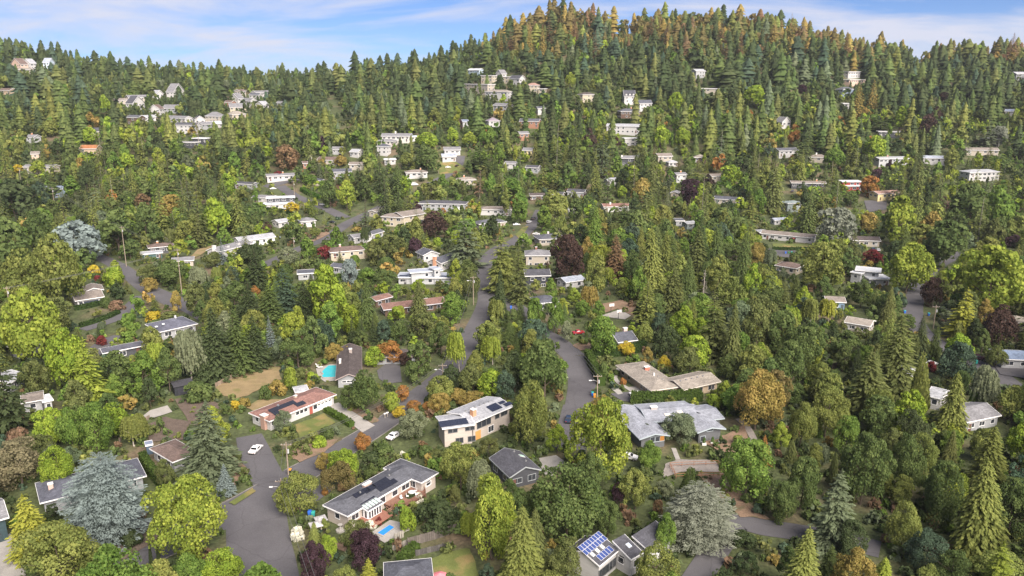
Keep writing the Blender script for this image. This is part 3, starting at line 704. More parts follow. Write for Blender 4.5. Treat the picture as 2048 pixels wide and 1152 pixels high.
class Wing:
    def __init__(s, A, B, C, h, roof='hip', pitch=.32, ov=.6, wallcol=None, roofcol=None):
        a_ = np.array(spot(*A, h)[:2]); b_ = np.array(spot(*B, h)[:2])
        d = b_ - a_; s.L = float(np.hypot(*d)); d = d/s.L; nrm = np.array([-d[1], d[0]])
        if isinstance(C, (int, float)): s.W = float(C)
        else:
            c_ = np.array(spot(*C, h)[:2]); s.W = abs(float((c_ - a_) @ nrm))
        s.c = (a_ + b_)/2 + nrm*s.W/2; s.th = math.atan2(d[1], d[0]); s.h = h; s.roof = roof; s.pitch = pitch; s.ov = ov; s.wallcol = wallcol; s.roofcol = roofcol
        s.eaves = (A, B)
    def corners(s, e=0.0):
        c, si = math.cos(s.th), math.sin(s.th); o = []
        for x, y in ((-1,-1),(1,-1),(1,1),(-1,1)):
            X, Y = x*(s.L/2 + e), y*(s.W/2 + e); o.append((s.c[0] + X*c - Y*si, s.c[1] + X*si + Y*c))
        return o
    def rise(s):
        if s.roof in ('hip',): return min(s.L, s.W)/2*s.pitch
        if s.roof == 'gx': return s.W/2*s.pitch
        if s.roof == 'gy': return s.L/2*s.pitch
        if s.roof == 'shed': return s.W*s.pitch
        return 0.25
    def rz(s, x, y):
        """roof top height at wing-local x, y"""
        l, w_ = s.L/2, s.W/2
        if s.roof == 'hip': d = min(l - abs(x), w_ - abs(y))
        elif s.roof == 'gx': d = w_ - abs(y)
        elif s.roof == 'gy': d = l - abs(x)
        elif s.roof == 'shed': d = w_ + y
        else: return s.h + .30
        return s.h + .20 + d*s.pitch
class House:
    def __init__(s, label, wings, roofcol='mg', wallcol='wh', name='house', trim=TRIM, short=None, wins=True, keep=True, cat='house', far=None, floor2=None, seed=1, skirt=1.0):
        s.w = wings; w0 = wings[0]; s.g = random.Random(hash_(label) + seed)
        s.rc = RC[roofcol] if isinstance(roofcol, str) else roofcol; s.wc = WC[wallcol] if isinstance(wallcol, str) else wallcol; s.trim = trim
        s.z = terr(*w0.c); s.root = empty(name, (w0.c[0], w0.c[1], s.z), w0.th); tag(s.root, label, cat); s.short = short
        d = math.hypot(*w0.c); s.d = d; s.far = (d > 330) if far is None else far
        s.T = []
        for k, w_ in enumerate(wings):
            dx, dy = w_.c - w0.c; c, si = math.cos(-w0.th), math.sin(-w0.th)
            s.T.append(Matrix.Translation((dx*c - dy*si, dx*si + dy*c, terr(*w_.c) - s.z + .004*k)) @ Matrix.Rotation(w_.th - w0.th, 4, 'Z'))
        for k, w_ in enumerate(wings): s.wing(k)
        if wins: s.auto_windows()
        allp = []
        for w_ in wings:
            occupy(w_.corners(1.2)); zt = terr(*w_.c); pp = []
            lowz = .3 if d < 380 else w_.h*.45
            for X, Y in w_.corners(0 if d < 380 else -1.0): pp += [proj(X, Y, zt + w_.h + .2)[:2], proj(X, Y, zt + lowz)[:2]]
            pp.append(proj(w_.c[0], w_.c[1], zt + w_.h + w_.rise())[:2]); allp += pp
            if keep: keep_px(hull(pp), proj(*w_.c, zt)[2], .10 if d < 250 else .30 if d < 400 else .52 if d < 560 else .55)
        us = [p[0] for p in allp]; vs_ = [p[1] for p in allp]; s.bb = (min(us), min(vs_), max(us), max(vs_))
        HOUSES.append(s)
    def P(s, k, x, y, z): return tuple(s.T[k] @ Vector((x, y, z)))
    def wing(s, k):
        w_ = s.w[k]; l, ww, h, ov = w_.L/2, w_.W/2, w_.h, w_.ov; T = s.T[k]
        wc = w_.wallcol if w_.wallcol is not None else s.wc; rc = w_.roofcol if w_.roofcol is not None else s.rc
        zb = min(terr(X, Y) for X, Y in w_.corners()) - terr(*w_.c) - .4
        x, y = l - ov, ww - ov; mb = MB()
        top = h + .05
        pts = [(-x,-y,zb),(x,-y,zb),(x,y,zb),(-x,y,zb),(-x,-y,top),(x,-y,top),(x,y,top),(-x,y,top)]
        mb.poly([s.P(k, *p) for p in pts], (0,1,5,4),(1,2,6,5),(2,3,7,6),(3,0,4,7),(4,5,6,7))
        r = w_.rise()
        if w_.roof == 'gx':
            zr = top + y*w_.pitch
            for sg in (-1, 1):
                t = [(sg*x,-y,top),(sg*x,y,top),(sg*x,0,zr)]; mb.poly([s.P(k, *p) for p in (t if sg > 0 else [t[1], t[0], t[2]])], (0,1,2))
        if w_.roof == 'gy':
            zr = top + x*w_.pitch
            for sg in (-1, 1):
                t = [(-x,sg*y,top),(x,sg*y,top),(0,sg*y,zr)]; mb.poly([s.P(k, *p) for p in (t if sg < 0 else [t[1], t[0], t[2]])], (0,1,2))
        if w_.roof == 'shed':
            zb2 = top + (2*y)*w_.pitch
            for p4 in ([(-x,-y,top),(-x,y,top),(-x,y,zb2)], [(x,y,top),(x,-y,top),(x,y,zb2)]): mb.poly([s.P(k, *p) for p in p4], (0,1,2))
            mb.poly([s.P(k, *p) for p in ((-x,y,top),(x,y,top),(x,y,zb2),(-x,y,zb2))], (1,0,3,2))
        mb.build('wall', 'wall', s.root, wc, uv=True)
        # roof
        rf = MB(); tk = .20; fa = MB()
        def put(pts, *fc): rf.poly([s.P(k, *p) for p in pts], *fc)
        def fput(pts, *fc): fa.poly([s.P(k, *p) for p in pts], *fc)
        def fbox(x0, x1, y0, y1, z0, z1):
            fput([(x0,y0,z0),(x1,y0,z0),(x1,y1,z0),(x0,y1,z0),(x0,y0,z1),(x1,y0,z1),(x1,y1,z1),(x0,y1,z1)], (0,3,2,1),(4,5,6,7),(0,1,5,4),(1,2,6,5),(2,3,7,6),(3,0,4,7))
        if w_.roof == 'hip':
            if l >= ww: rd = [(-(l-ww),0,h+tk+r),(l-ww,0,h+tk+r)]
            else: rd = [(0,-(ww-l),h+tk+r),(0,ww-l,h+tk+r)]
            b0 = [(-l,-ww,h),(l,-ww,h),(l,ww,h),(-l,ww,h)]; b1 = [(p[0],p[1],h+tk) for p in b0]
            if l >= ww: put(b0 + b1 + rd, (0,3,2,1),(0,1,5,4),(1,2,6,5),(2,3,7,6),(3,0,4,7),(4,5,9,8),(5,6,9),(6,7,8,9),(7,4,8))
            else: put(b0 + b1 + rd, (0,3,2,1),(0,1,5,4),(1,2,6,5),(2,3,7,6),(3,0,4,7),(4,5,8),(5,6,9,8),(6,7,9),(7,4,8,9))
        elif w_.roof in ('gx', 'gy'):
            m = (lambda a_, b_, z: (a_, b_, z)) if w_.roof == 'gx' else (lambda a_, b_, z: (-b_, a_, z))
            a_, b_ = (l, ww) if w_.roof == 'gx' else (ww, l)
            sec = [(-b_,h),(-b_,h+tk),(0,h+tk+r),(b_,h+tk),(b_,h),(0,h+r)]
            pts = [m(-a_, q, z) for q, z in sec] + [m(a_, q, z) for q, z in sec]
            put(pts, (1,7,8,2),(2,8,9,3),(0,6,7,1),(3,9,10,4),(4,10,11,5),(5,11,6,0),(0,1,2,5),(5,2,3,4),(6,11,8,7),(11,10,9,8))
            for sg in (-1, 1):
                e0, e1 = sg*(a_ + .003), sg*(a_ + .07)
                sc = [(-b_-.02,h-.06),(-b_-.02,h+tk+.02),(0,h+tk+r+.02),(b_+.02,h+tk+.02),(b_+.02,h-.06),(0,h+r-.06)]
                pts = [m(e0, q, z) for q, z in sc] + [m(e1, q, z) for q, z in sc]
                fcs = [(1,7,8,2),(2,8,9,3),(0,6,7,1),(3,9,10,4),(4,10,11,5),(5,11,6,0),(0,1,2,5),(5,2,3,4),(6,11,8,7),(11,10,9,8)]
                fput(pts, *(fcs if sg > 0 else [tuple(reversed(q)) for q in fcs]))
        elif w_.roof == 'shed':
            r2 = r; pts = [(-l,-ww,h),(l,-ww,h),(l,ww,h+r2),(-l,ww,h+r2),(-l,-ww,h+tk),(l,-ww,h+tk),(l,ww,h+r2+tk),(-l,ww,h+r2+tk)]
            put(pts, (0,3,2,1),(4,5,6,7),(0,1,5,4),(1,2,6,5),(2,3,7,6),(3,0,4,7))
            for sg in (-1, 1):
                q0, q1 = sg*(l+.003), sg*(l+.06)
                fput([(q0,-ww,h-.05),(q1,-ww,h-.05),(q1,ww,h+r2-.05),(q0,ww,h+r2-.05),(q0,-ww,h+tk+.02),(q1,-ww,h+tk+.02),(q1,ww,h+r2+tk+.02),(q0,ww,h+r2+tk+.02)], (0,3,2,1),(4,5,6,7),(0,1,5,4),(1,2,6,5),(2,3,7,6),(3,0,4,7))
        else:
            put([(-l,-ww,h),(l,-ww,h),(l,ww,h),(-l,ww,h),(-l,-ww,h+.30),(l,-ww,h+.30),(l,ww,h+.30),(-l,ww,h+.30)], (0,3,2,1),(4,5,6,7),(0,1,5,4),(1,2,6,5),(2,3,7,6),(3,0,4,7))
        if w_.roof != 'gx' or True:
            top2 = tk + .015 if w_.roof != 'flat' else .36
            if w_.roof in ('hip', 'flat', 'gx', 'shed'): fbox(-l-.05, l+.05, -ww-.06, -ww-.003, h-.05, h+top2)
            if w_.roof in ('hip', 'flat', 'gx'): fbox(-l-.05, l+.05, ww+.003, ww+.06, h-.05, h+top2)
            if w_.roof in ('hip', 'flat', 'gy'):
                fbox(-l-.06, -l-.003, -ww-.003, ww+.003, h-.05, h+top2); fbox(l+.003, l+.06, -ww-.003, ww+.003, h-.05, h+top2)
        o = rf.build('roof', 'roof' if w_.roof != 'flat' else 'roof_flat', s.root, rc, uv=True); w_.ro = o
        if fa.v: fa.build('fascia', 'plain', s.root, s.trim)
    def face_m(s, k, side, u, z, off=0.0):
        """matrix of a spot on a wall: u along the wall from its left seen from outside, z up"""
        w_ = s.w[k]; x, y = w_.L/2 - w_.ov, w_.W/2 - w_.ov
        if side == 'f': m = Matrix.Translation((-x + u, -y - off, z))
        elif side == 'b': m = Matrix.Translation((x - u, y + off, z)) @ Matrix.Rotation(math.pi, 4, 'Z')
        elif side == 'r': m = Matrix.Translation((x + off, -y + u, z)) @ Matrix.Rotation(math.pi/2, 4, 'Z')
        else: m = Matrix.Translation((-x - off, y - u, z)) @ Matrix.Rotation(-math.pi/2, 4, 'Z')
        return s.T[k] @ m
    def flen(s, k, side): w_ = s.w[k]; return (w_.L if side in 'fb' else w_.W) - 2*w_.ov
    def window(s, k, side, u, z, wd, ht, color=None, lit=False):
        a_, b_ = window_mesh(wd, ht, not s.far or lit); o = add('window', a_, s.root, color or s.trim, mw=s.face_m(k, side, u, z, .012))
        if not s.far or lit:
            p = add('pane', b_, o)
            if lit: p.material_slots[0].link = 'OBJECT'; p.material_slots[0].material = M['lit']
        return o
    def door(s, k, side, u, wd=1.0, ht=2.1, color=(.2,.1,.08), z0=0.05, name='door'):
        m = s.face_m(k, side, u, z0 + ht/2, .03); o = box(name, 'plain', (wd, .06, ht), None, s.root, color, mw=m)
        if not s.far and name == 'door': box('handle', 'metal', (.05/wd, 1.6, .05), (.4, -.9, 0), o)
        return o
    def garage(s, k, side, u, wd=4.8, ht=2.2, color=(.7,.7,.7), glaz=True):
        o = s.door(k, side, u, wd, ht, color, name='garage_door')
        if not s.far:
            n = 4
            for i in range(n): add('pane', window_mesh(.8, .3, True)[1], o, mw=Matrix.Diagonal((1/wd, 1/.06, 1/ht, 1)) @ Matrix.Translation((-wd/2 + wd*(i + .5)/n, -.03, ht*.30)))
            for i in range(1, 4): box('panel_joint', 'plain', (.98, .3, .012), (0, -.5, -.5 + i*.25), o, tuple(c*.6 for c in color))
        return o
    def auto_windows(s):
        for k, w_ in enumerate(s.w):
            if getattr(w_, 'nowin', False): continue
            c, si = math.cos(w_.th), math.sin(w_.th)
            for side, nrm in (('f', (si, -c)), ('r', (c, si)), ('l', (-c, -si)), ('b', (-si, c))):
                tox, toy = -w_.c[0], -w_.c[1]
                if nrm[0]*tox + nrm[1]*toy < 0.15*math.hypot(tox, toy): continue
                fl = s.flen(k, side); rows = [w_.h - 1.25] if w_.h < 4.2 else [w_.h - 1.3, w_.h - 4.0]
                for z in rows:
                    if z < .4: continue
                    n = max(1, int(fl/3.4)); uu = [fl*(i + .5)/n + s.g.uniform(-.3, .3) for i in range(n)]
                    for i, u in enumerate(uu):
                        if s.g.random() < .14 and n > 2: continue
                        wd = s.g.choice([1.2, 1.5, 1.8, 2.2]) if fl > 5 else 1.2
                        if wd > fl - .6: wd = .9
                        if fl < 1.6: continue
                        s.window(k, side, u, z, wd, s.g.choice([1.1, 1.3]) if z > 1.2 else 1.1)
                if side == 'f' and fl > 6: s.door(k, 'f', fl*(.12 if s.g.random() < .5 else .88) , 1.0, 2.0, s.g.choice([(.12,.06,.05), (.06,.06,.07), (.35,.35,.36), (.12,.08,.06), (.08,.10,.12)]), z0=max(0.05, w_.h - 2.85) if w_.h > 4.2 and s.g.random() < .3 else .05)
    def chimney(s, k, x, y, sx=.9, sy=.7, up=1.2, color=(.36,.20,.15), cap=True, low=None):
        w_ = s.w[k]; zt = w_.rz(x, y); z0 = (zt - 1.0) if low is None else low
        m = s.T[k] @ Matrix.Translation((x, y, (z0 + zt + up)/2)); o = box('chimney', 'brick', (sx, sy, zt + up - z0), None, s.root, color, mw=m)
        if cap: box('chimney_cap', 'plain', (1.15, 1.15, .14/(zt + up - z0)), (0, 0, .5), o, (.6, .6, .6))
        return o
    def roof_m(s, k, side, u, v, off=.04):
        """matrix on a roof slope: u from its centre along the eave, v up the slope from the eave"""
        w_ = s.w[k]; l, ww = w_.L/2, w_.W/2; a_ = math.atan(w_.pitch) if w_.roof != 'flat' else 0
        z0 = w_.h + (.20 if w_.roof != 'flat' else .30)
        rot = {'f': 0, 'r': math.pi/2, 'b': math.pi, 'l': -math.pi/2}[side]; ey = ww if side in 'fb' else l
        return s.T[k] @ Matrix.Rotation(rot, 4, 'Z') @ Matrix.Translation((u, -ey, z0)) @ Matrix.Rotation(a_, 4, 'X') @ Matrix.Translation((0, v, off))
    def solar(s, k, side, u0, v0, nu, nv, pw=1.0, ph=1.65, color=(.018,.02,.03), gap=.03, skip=()):
        for j in range(nv):
            for i in range(nu):
                if (i, j) in skip: continue
                m = s.roof_m(k, side, u0 + (i + .5)*(pw + gap), v0 + (j + .5)*(ph + gap), .10)
                o = box('solar_panel', 'solar', (pw, ph, .05), None, s.root, color, mw=m)
                if color[2] > .1:
                    for q in (-1, 1): box('panel_frame', 'plain', (.05/pw*1.0, 1.0, 1.1), (q*.49, 0, .05), o, (.5,.5,.53))
                    for q in (-1, 1): box('panel_frame', 'plain', (.9, .035, 1.1), (0, q*.485, .05), o, (.5,.5,.53))
    def skylight(s, k, side, u, v, sx=1.0, sy=1.2, color=(.60,.66,.66)):
        o = box('skylight', 'plain', (sx, sy, .16), None, s.root, (.35,.35,.36), mw=s.roof_m(k, side, u, v, .06)); box('pane', 'paint', (.86, .88, .2), (0, 0, .45), o, color)
    def vent(s, k, side, u, v, sz=.3): box('roof_vent', 'metal', (sz, sz, .35), None, s.root, None, mw=s.roof_m(k, side, u, v, .15))
def hull(pts):
    pts = sorted(set((round(p[0], 2), round(p[1], 2)) for p in pts))
    def half(ps):
        o = []
        for p in ps:
            while len(o) >= 2 and (o[-1][0]-o[-2][0])*(p[1]-o[-2][1]) - (o[-1][1]-o[-2][1])*(p[0]-o[-2][0]) <= 0: o.pop()
            o.append(p)
        return o[:-1]
    return half(pts) + half(pts[::-1])
def WG(A, B, C, h, roof='hip', pitch=.32, ov=.6, **k): return Wing(A, B, C, h, roof, pitch, ov, **k)
# ---- near houses, one by one
def nowin(w_): w_.nowin = True; return w_
h = House('long beige ranch house with charcoal hip roof, wooden deck and small blue pool', [WG((695.5,1034),(855,940.2),(645,1012),3.3,'hip',.30), WG((843,967),(877,946.5),(801,919),3.3,'hip',.30,.5), nowin(WG((736.4,1024.4),(767,1006.4),(706,1001),2.95,'shed',.20,.35,wallcol=TRIM))], 'sl', 'pb', short='the charcoal-roofed house with the wooden deck')
H1 = h
L0 = h.w[0].L
h.solar(0,'f',L0*.5-13.2,1.0,5,2,1.0,1.3,skip=((4,1),)); h.solar(0,'f',-L0*.5+7.2,2.3,3,1,1.0,1.3)
h.solar(2,'f',-1.9,2.25,4,1,.95,1.5); h.solar(0,'f',-L0*.5+4.6,2.6,4,1,1.0,1.2)
for i in range(5): h.skylight(2,'f',-1.65+i*.82,1.2,.58,1.5,(.42,.62,.56))
fl = h.flen(2,'f')
for i in range(5): h.window(2,'f',fl*(i+.5)/5,1.9,.7 if fl>4 else .5,1.5)
fl = h.flen(2,'l')
for i in range(2): h.window(2,'l',fl-.7-i*1.0,1.9,.6,1.5)
h.chimney(0,L0*.5-13.5,.9,1.9,.7,.55,(.42,.30,.26))
for (u,v) in ((-6,1.2),(5.5,4.5),(-3,4.2)): h.vent(0,'b',u,v)
h.window(1,'f',2.2,1.9,1.6,.6)
# deck, railing, stair on the front
dk = MB(); x0,x1 = L0*.5-12.8, L0*.5-3.6; yf = -h.w[0].W/2+.6
def deck_piece(): pass
nb = 26
for i in range(nb):
    yy = yf - .1 - i*.17
    if yy < yf-4.3: break
    cut = max(0,(yf-2.6-yy))*.8
    box('deck_board','wood',(x1-x0-2*cut,.155,.06),((x0+x1)/2,yy,1.12),H1.root,(.21,.115,.085))
fr = MB(); pts=[(x0,yf-.05),(x0,yf-2.6),(x0+1.4,yf-4.4),(x1-1.4,yf-4.4),(x1,yf-2.6),(x1,yf-.05)]
for i in range(5):
    (ax,ay),(bx,by) = pts[i],pts[i+1]
    if i==0: continue
    a_=Vector((ax,ay,0)); b_=Vector((bx,by,0)); d=b_-a_; n_=max(2,int(d.length/.35))
    rail=MB(); rail.tube([(ax,ay,2.05),(bx,by,2.05)],.06,4); rail.tube([(ax,ay,1.25),(bx,by,1.25)],.05,4)
    for q in range(n_+1):
        p=a_+d*q/n_; rail.tube([(p.x,p.y,1.1),(p.x,p.y,2.05)],.035,4)
    rail.build('railing','wood',H1.root,(.20,.10,.07))
sk=MB()
for i in range(5):
    (ax,ay),(bx,by)=pts[i],pts[i+1]; sk.poly([(ax,ay,.75),(bx,by,.75),(bx,by,1.1),(ax,ay,1.1)],(0,1,2,3),(3,2,1,0))
sk.build('deck_skirt','wood',H1.root,(.19,.09,.065))
for p in pts[1:5]: box('deck_post','wood',(.16,.16,1.6),(p[0],p[1],.3),H1.root,(.18,.10,.07))
for i in range(7): box('stair_tread','wood',(1.3,.30,.06),(x0-.7,yf-2.2-i*.28,1.0-i*.17),H1.root,(.22,.13,.09))
for q in (-1.36,-.04):
    s_=MB(); s_.tube([(x0+q,yf-2.1,1.95),(x0+q,yf-4.2,.85)],.05,4); s_.tube([(x0+q,yf-2.1,1.0),(x0+q,yf-2.1,1.95)],.05,4); s_.tube([(x0+q,yf-4.2,-.2),(x0+q,yf-4.2,.85)],.05,4); s_.build('stair_rail','wood',H1.root,(.22,.12,.08))
sb=MB(); sb.box(x0-7.2,x0-1.8,yf-4.2,yf-.02,.75,1.1); sb.build('sunroom_base','wood',H1.root,(.24,.11,.08))

h = House('white ranch house with dusty red roof and black solar panels', [WG((539,844),(673.4,790),(516.4,819.7),2.7,'hip',.25)], 'rb', 'wh', short='the red-roofed white ranch house', wins=False)
H2=h; h.solar(0,'f',-8.2,2.6,8,1,.95,1.55); h.solar(0,'f',-8.2,1.0,2,1,.95,1.55); h.solar(0,'f',-1.4,1.0,3,1,.95,1.55)
fl=h.flen(0,'f')
for u in (1.0,2.4): h.window(0,'f',u,1.75,1.2,.9)
for u in (8.3,9.6,10.9): h.window(0,'f',u,1.75,1.0,.9)
h.window(0,'f',14.2,1.5,1.6,1.2); h.window(0,'f',17.0,1.8,1.4,.8); h.door(0,'f',12.6,1.0,2.0,(.3,.08,.06)); h.garage(0,'f',fl-3.2,4.9,2.1,(.72,.71,.68))
for u in (2,5): h.window(0,'l',u,1.6,1.1,1.1)
h.chimney(0,-h.w[0].L/2+.5,-1.5,1.3,1.6,.7,(.34,.22,.18),low=0); h.chimney(0,1.5,1.2,.7,.7,.6,(.42,.33,.27)); h.vent(0,'f',-5,4.2,.5)

h = House('dark brown shake-roofed house with its gable end beside the swimming pool', [WG((670.8,761),(724,757.5),27.0,2.5,'gy',.42,.7), WG((742,716),(832,714),7.0,2.4,'gx',.3,.6)], 'db', 'gr', short='the dark shake-roofed pool house', wins=False, trim=(.30,.25,.24))
H3=h; fl=h.flen(0,'f')
h.window(0,'f',fl*.28,1.7,1.1,.5,TRIM); h.window(0,'f',fl*.55,1.7,1.7,.5,TRIM); h.window(0,'f',fl*.82,1.7,1.1,.5,TRIM)
h.chimney(0,.4,5.0,.9,.9,1.2,(.28,.24,.23)); h.chimney(0,-2.6,-1.0,.6,1.5,1.0,(.55,.52,.50)); 
for u in (2.2,4.6,7): h.window(1,'f',u,1.3,1.2,1.1)

h = House('pale two-storey house with light gray roof, solar panels and orange brick chimney', [WG((885,859),(950,850),(873,834),4.9,'gx',.16,.6), WG((946,848),(1026,814),(974,794),4.9,'gx',.22,.6)], 'lg', 'pb', short='the gray-roofed two-storey house with solar panels', wins=False)
H4=h; h.solar(0,'f',-4.3,.5,5,2,1.35,1.25,(.02,.025,.045)); h.solar(1,'f',.6,.9,3,2,1.15,1.25,(.02,.025,.045)); h.solar(1,'f',5.2,.7,2,1,1.2,1.3,(.02,.025,.045)); h.solar(1,'f',4.6,2.2,2,1,1.0,1.0,(.02,.025,.045))
h.chimney(1,-h.w[1].L/2+2.4,-2.2,1.1,1.1,1.6,(.46,.25,.15))
fl=h.flen(0,'f')
for u in (1.4,2.6,5.6,6.8): h.window(0,'f',u,3.9,1.0,.8,(.15,.15,.16))
for u in (3.6,6.6): h.window(0,'f',u,1.2,1.8,1.3,(.2,.2,.2))
fl=h.flen(1,'f')
for u in (2.0,3.6,5.2): h.window(1,'f',u,3.6,1.4,1.6,(.12,.12,.12))
h.window(1,'f',8.2,3.9,1.4,1.1,(.15,.15,.15)); h.window(1,'f',fl-2.0,3.9,2.2,1.0,(.15,.15,.15)); h.window(1,'f',6.0,1.3,1.8,1.5); h.door(1,'f',1.6,1.8,2.2,(.5,.24,.08))
for i in range(6): h.vent(1,'b',-3+i*1.6,.9+h.w[1].W*.42,.35)

h = House('black gabled cottage with one green skylight below the two-storey house', [WG((1019,957),(1083,941),(1002,912),2.8,'gy',.42,.4)], 'dg', 'dk', short='the black gabled cottage', trim=(.3,.32,.34))
h.skylight(0,'r',1.5,1.5,1.0,1.4,(.42,.62,.54)); h.vent(0,'r',-1.5,2.2); h.vent(0,'r',3.4,2.6)
h = House('low brown wooden house with long brown roof and white gutter', [WG((767,621),(893,606),8.5,2.7,'gx',.30,.8), WG((752,603),(786,594),6,2.8,'gx',.3)], (.17,.10,.085), 'br', short='the long brown-roofed wooden house', trim=(.55,.55,.6))
h.skylight(0,'b',-5,4,2.4,.7,(.5,.6,.75))
h = House('tan roofed L-shaped house with red brick chimney beside the clipped hedge', [WG((1302,783),(1363,774),(1240,730.5),2.6,'hip',.22,.9), WG((1368,781),(1442,764),9,2.6,'gx',.26,.7)], 'tb', 'tn', short='the tan-roofed house behind the hedge', trim=(.6,.55,.5))
H7=h; h.chimney(0,.8,2.0,1.4,1.0,1.0,(.40,.14,.10)); h.chimney(0,.3,-3.0,.4,.4,.8,(.6,.6,.6),False)
for i in range(5): h.vent(1,'f',-5+i*2.0,3.6,.35)
for i in range(4): h.vent(0,'r',-6+i*2.4,3.5,.3)
h = House('large dark gray house with sprawling pale metallic roofs and lit corner window', [WG((1279,880),(1340,872),(1259,815),3.0,'gy',.22,.9), WG((1395,867),(1452,859),(1374,812),3.0,'gy',.22,.9), WG((1296,846),(1402,838),11,3.15,'gx',.17,.6), nowin(WG((1385,846),(1449,838),9,2.9,'gx',.20,.8))], (.25,.265,.31), (.10,.105,.115), short='the sprawling pale-roofed gray house', trim=(.33,.38,.42), wins=False)
H8=h; fl=h.flen(0,'f')
for i,u in enumerate((fl*.48,fl*.69,fl*.89)): h.window(0,'f',u,2.2,1.15,1.2,lit=(i==2))
h.window(1,'f',h.flen(1,'f')*.5,2.95,1.6,.4,lit=False); h.window(1,'f',h.flen(1,'f')*.2,1.0,1.2,1.2)
for (k,sd,u,v) in ((2,'f',-1.0,2.5),(2,'f',2.5,3.2),(2,'b',2.6,3.0)): h.skylight(k,sd,u,v,1.5,1.1,(.62,.58,.50))
for i in range(3): box('skylight','solar',(.8,1.1,.12),None,h.root,(.03,.03,.035),mw=h.roof_m(1,'r',1.5+i*1.1,2.2,.06))
h.chimney(2,-3.5,0,1.6,1.0,.6,(.34,.31,.30))
h = House('white house with bright blue framed solar panels on its dark roof', [WG((1199,1134),(1238,1102),(1152,1087),3.6,'gx',.40,.35)], 'dg', 'wh', short='the white house with blue solar panels', wins=False)
H9=h; h.solar(0,'f',-3.4,2.75,8,2,.80,1.05,(.04,.065,.20)); h.solar(0,'f',-2.0,.45,5,1,.80,1.25,(.04,.065,.20))
for i in range(3): h.skylight(0,'f',-2.2+i*1.5,2.25,.75,.85,(.66,.7,.7))
fl=h.flen(0,'f')
for i in range(5): h.window(0,'f',fl*(i+.5)/5,1.6,1.0,1.7,(.2,.2,.2))
h.window(0,'l',1.5,2.2,.8,1.2)
h = House('white walled house with stepped dark roofs beside the blue solar panels', [WG((1262,1121),(1286,1107),(1233,1094),3.4,'shed',.36,.2), WG((1298,1104),(1345,1072),(1262,1087),3.2,'shed',.34,.25)], 'dg', 'wh', short='the white house with stepped dark roofs')
h.skylight(0,'f',.3,2.4,.9,1.0,(.45,.55,.72)); h.window(0,'l',2.0,2.5,.9,1.0,(.1,.1,.1))
h = House('dark slate-roofed house hidden behind the big blue cedar', [WG((80,1008),(293,953),(261,921),3.0,'hip',.30,.7)], (.085,.09,.115), 'gr', short='the slate-roofed house behind the blue cedar')
h.chimney(0,-h.w[0].L/2+2.4,-1.0,.9,.9,1.1,(.46,.34,.30))
h = House('dark teal two-storey house with gray roof at the left edge', [WG((-70,1062),(18,1036),9,4.8,'gx',.35,.6)], 'mg', 'dt', short='the dark teal house', wins=False)
h.garage(0,'f',h.flen(0,'f')-3.2,4.6,2.2,(.035,.055,.065)); h.window(0,'f',h.flen(0,'f')-2.2,3.8,1.5,1.2); h.window(0,'r',4,3.6,1.2,1.2)
h = House('small house with dusty brown hip roof beside the layered cedar', [WG((345,926),(398,906),(291,901),2.6,'hip',.28)], 'br', 'gr', short='the brown hip-roofed house')
h = House('small blue-gray box shed behind the brown hip roof', [WG((291,893),(306,890),2.2,2.3,'flat',0,.15)], 'bl', (.06,.09,.13), name='shed', cat='shed', short='the blue-gray box shed')
h = House('dark gray hip-roofed house cut by the bottom edge', [WG((768,1176),(868,1166),(757,1128),3.0,'hip',.34,.6)], 'dn', 'gr', short='the hip-roofed house at the bottom edge')
h = House('gray house with slate-blue hip roof and three roof skylights', [WG((320,665),(396,648),(278,652),3.0,'hip',.30,.7)], (.10,.105,.14), 'gr', short='the slate-blue hip-roofed house')
for i,(u,v) in enumerate(((-7.5,2.2),(-6.2,3.4),(-3.6,4.0))): h.skylight(0,'f',u,v,.9,.7,(.66,.7,.72))
h.chimney(0,2,1.2,.5,.5,.8,(.6,.6,.6))
h = House('low dark house with long charcoal roof below the slate-blue roof', [WG((205,708),(289,692),5.5,2.5,'gx',.30,.6)], (.075,.078,.10), 'dk', short='the low charcoal-roofed house')
h = House('gray house with wide garage door and brown-gray roof behind round hedges', [WG((150,603),(209,594),11,2.8,'gx',.32,.8), WG((168,585),(208,580),9,2.9,'gy',.32,.6)], 'gb', 'wh', short='the gray garage house', wins=False)
h.garage(0,'f',h.flen(0,'f')*.55,5.0,2.0,(.03,.04,.06)); h.chimney(0,-1,1,.8,.7,.8,(.6,.58,.56)); h.window(0,'f',1.2,1.6,1.2,1.0)
h = House('black cube garden shed at the end of the birch row', [WG((347,775),(388,767),4.0,2.7,'flat',0,.2)], (.05,.05,.06), (.022,.024,.03), name='shed', cat='shed', short='the black garden shed', trim=(.05,.05,.06), wins=False)
h.door(0,'f',1.6,1.6,2.1,(.03,.03,.04)); h.window(0,'f',3.4,1.4,1.0,1.2,(.04,.04,.05))
h = House('weathered gray roofed cottage with a white flat porch roof', [WG((42,808),(88,800),7,3,'gx',.25,.6), WG((85,806),(107,801),5,2.9,'flat',0,.4,roofcol=RC['wh'])], 'gb', 'lg', short='the gray cottage with white porch roof')
h = House('gray roofed cottage at the left edge behind the tall cedar', [WG((20,768),(52,748),8,3,'gx',.3,.6)], 'lg', 'gr', short='the gray cottage at the left edge')

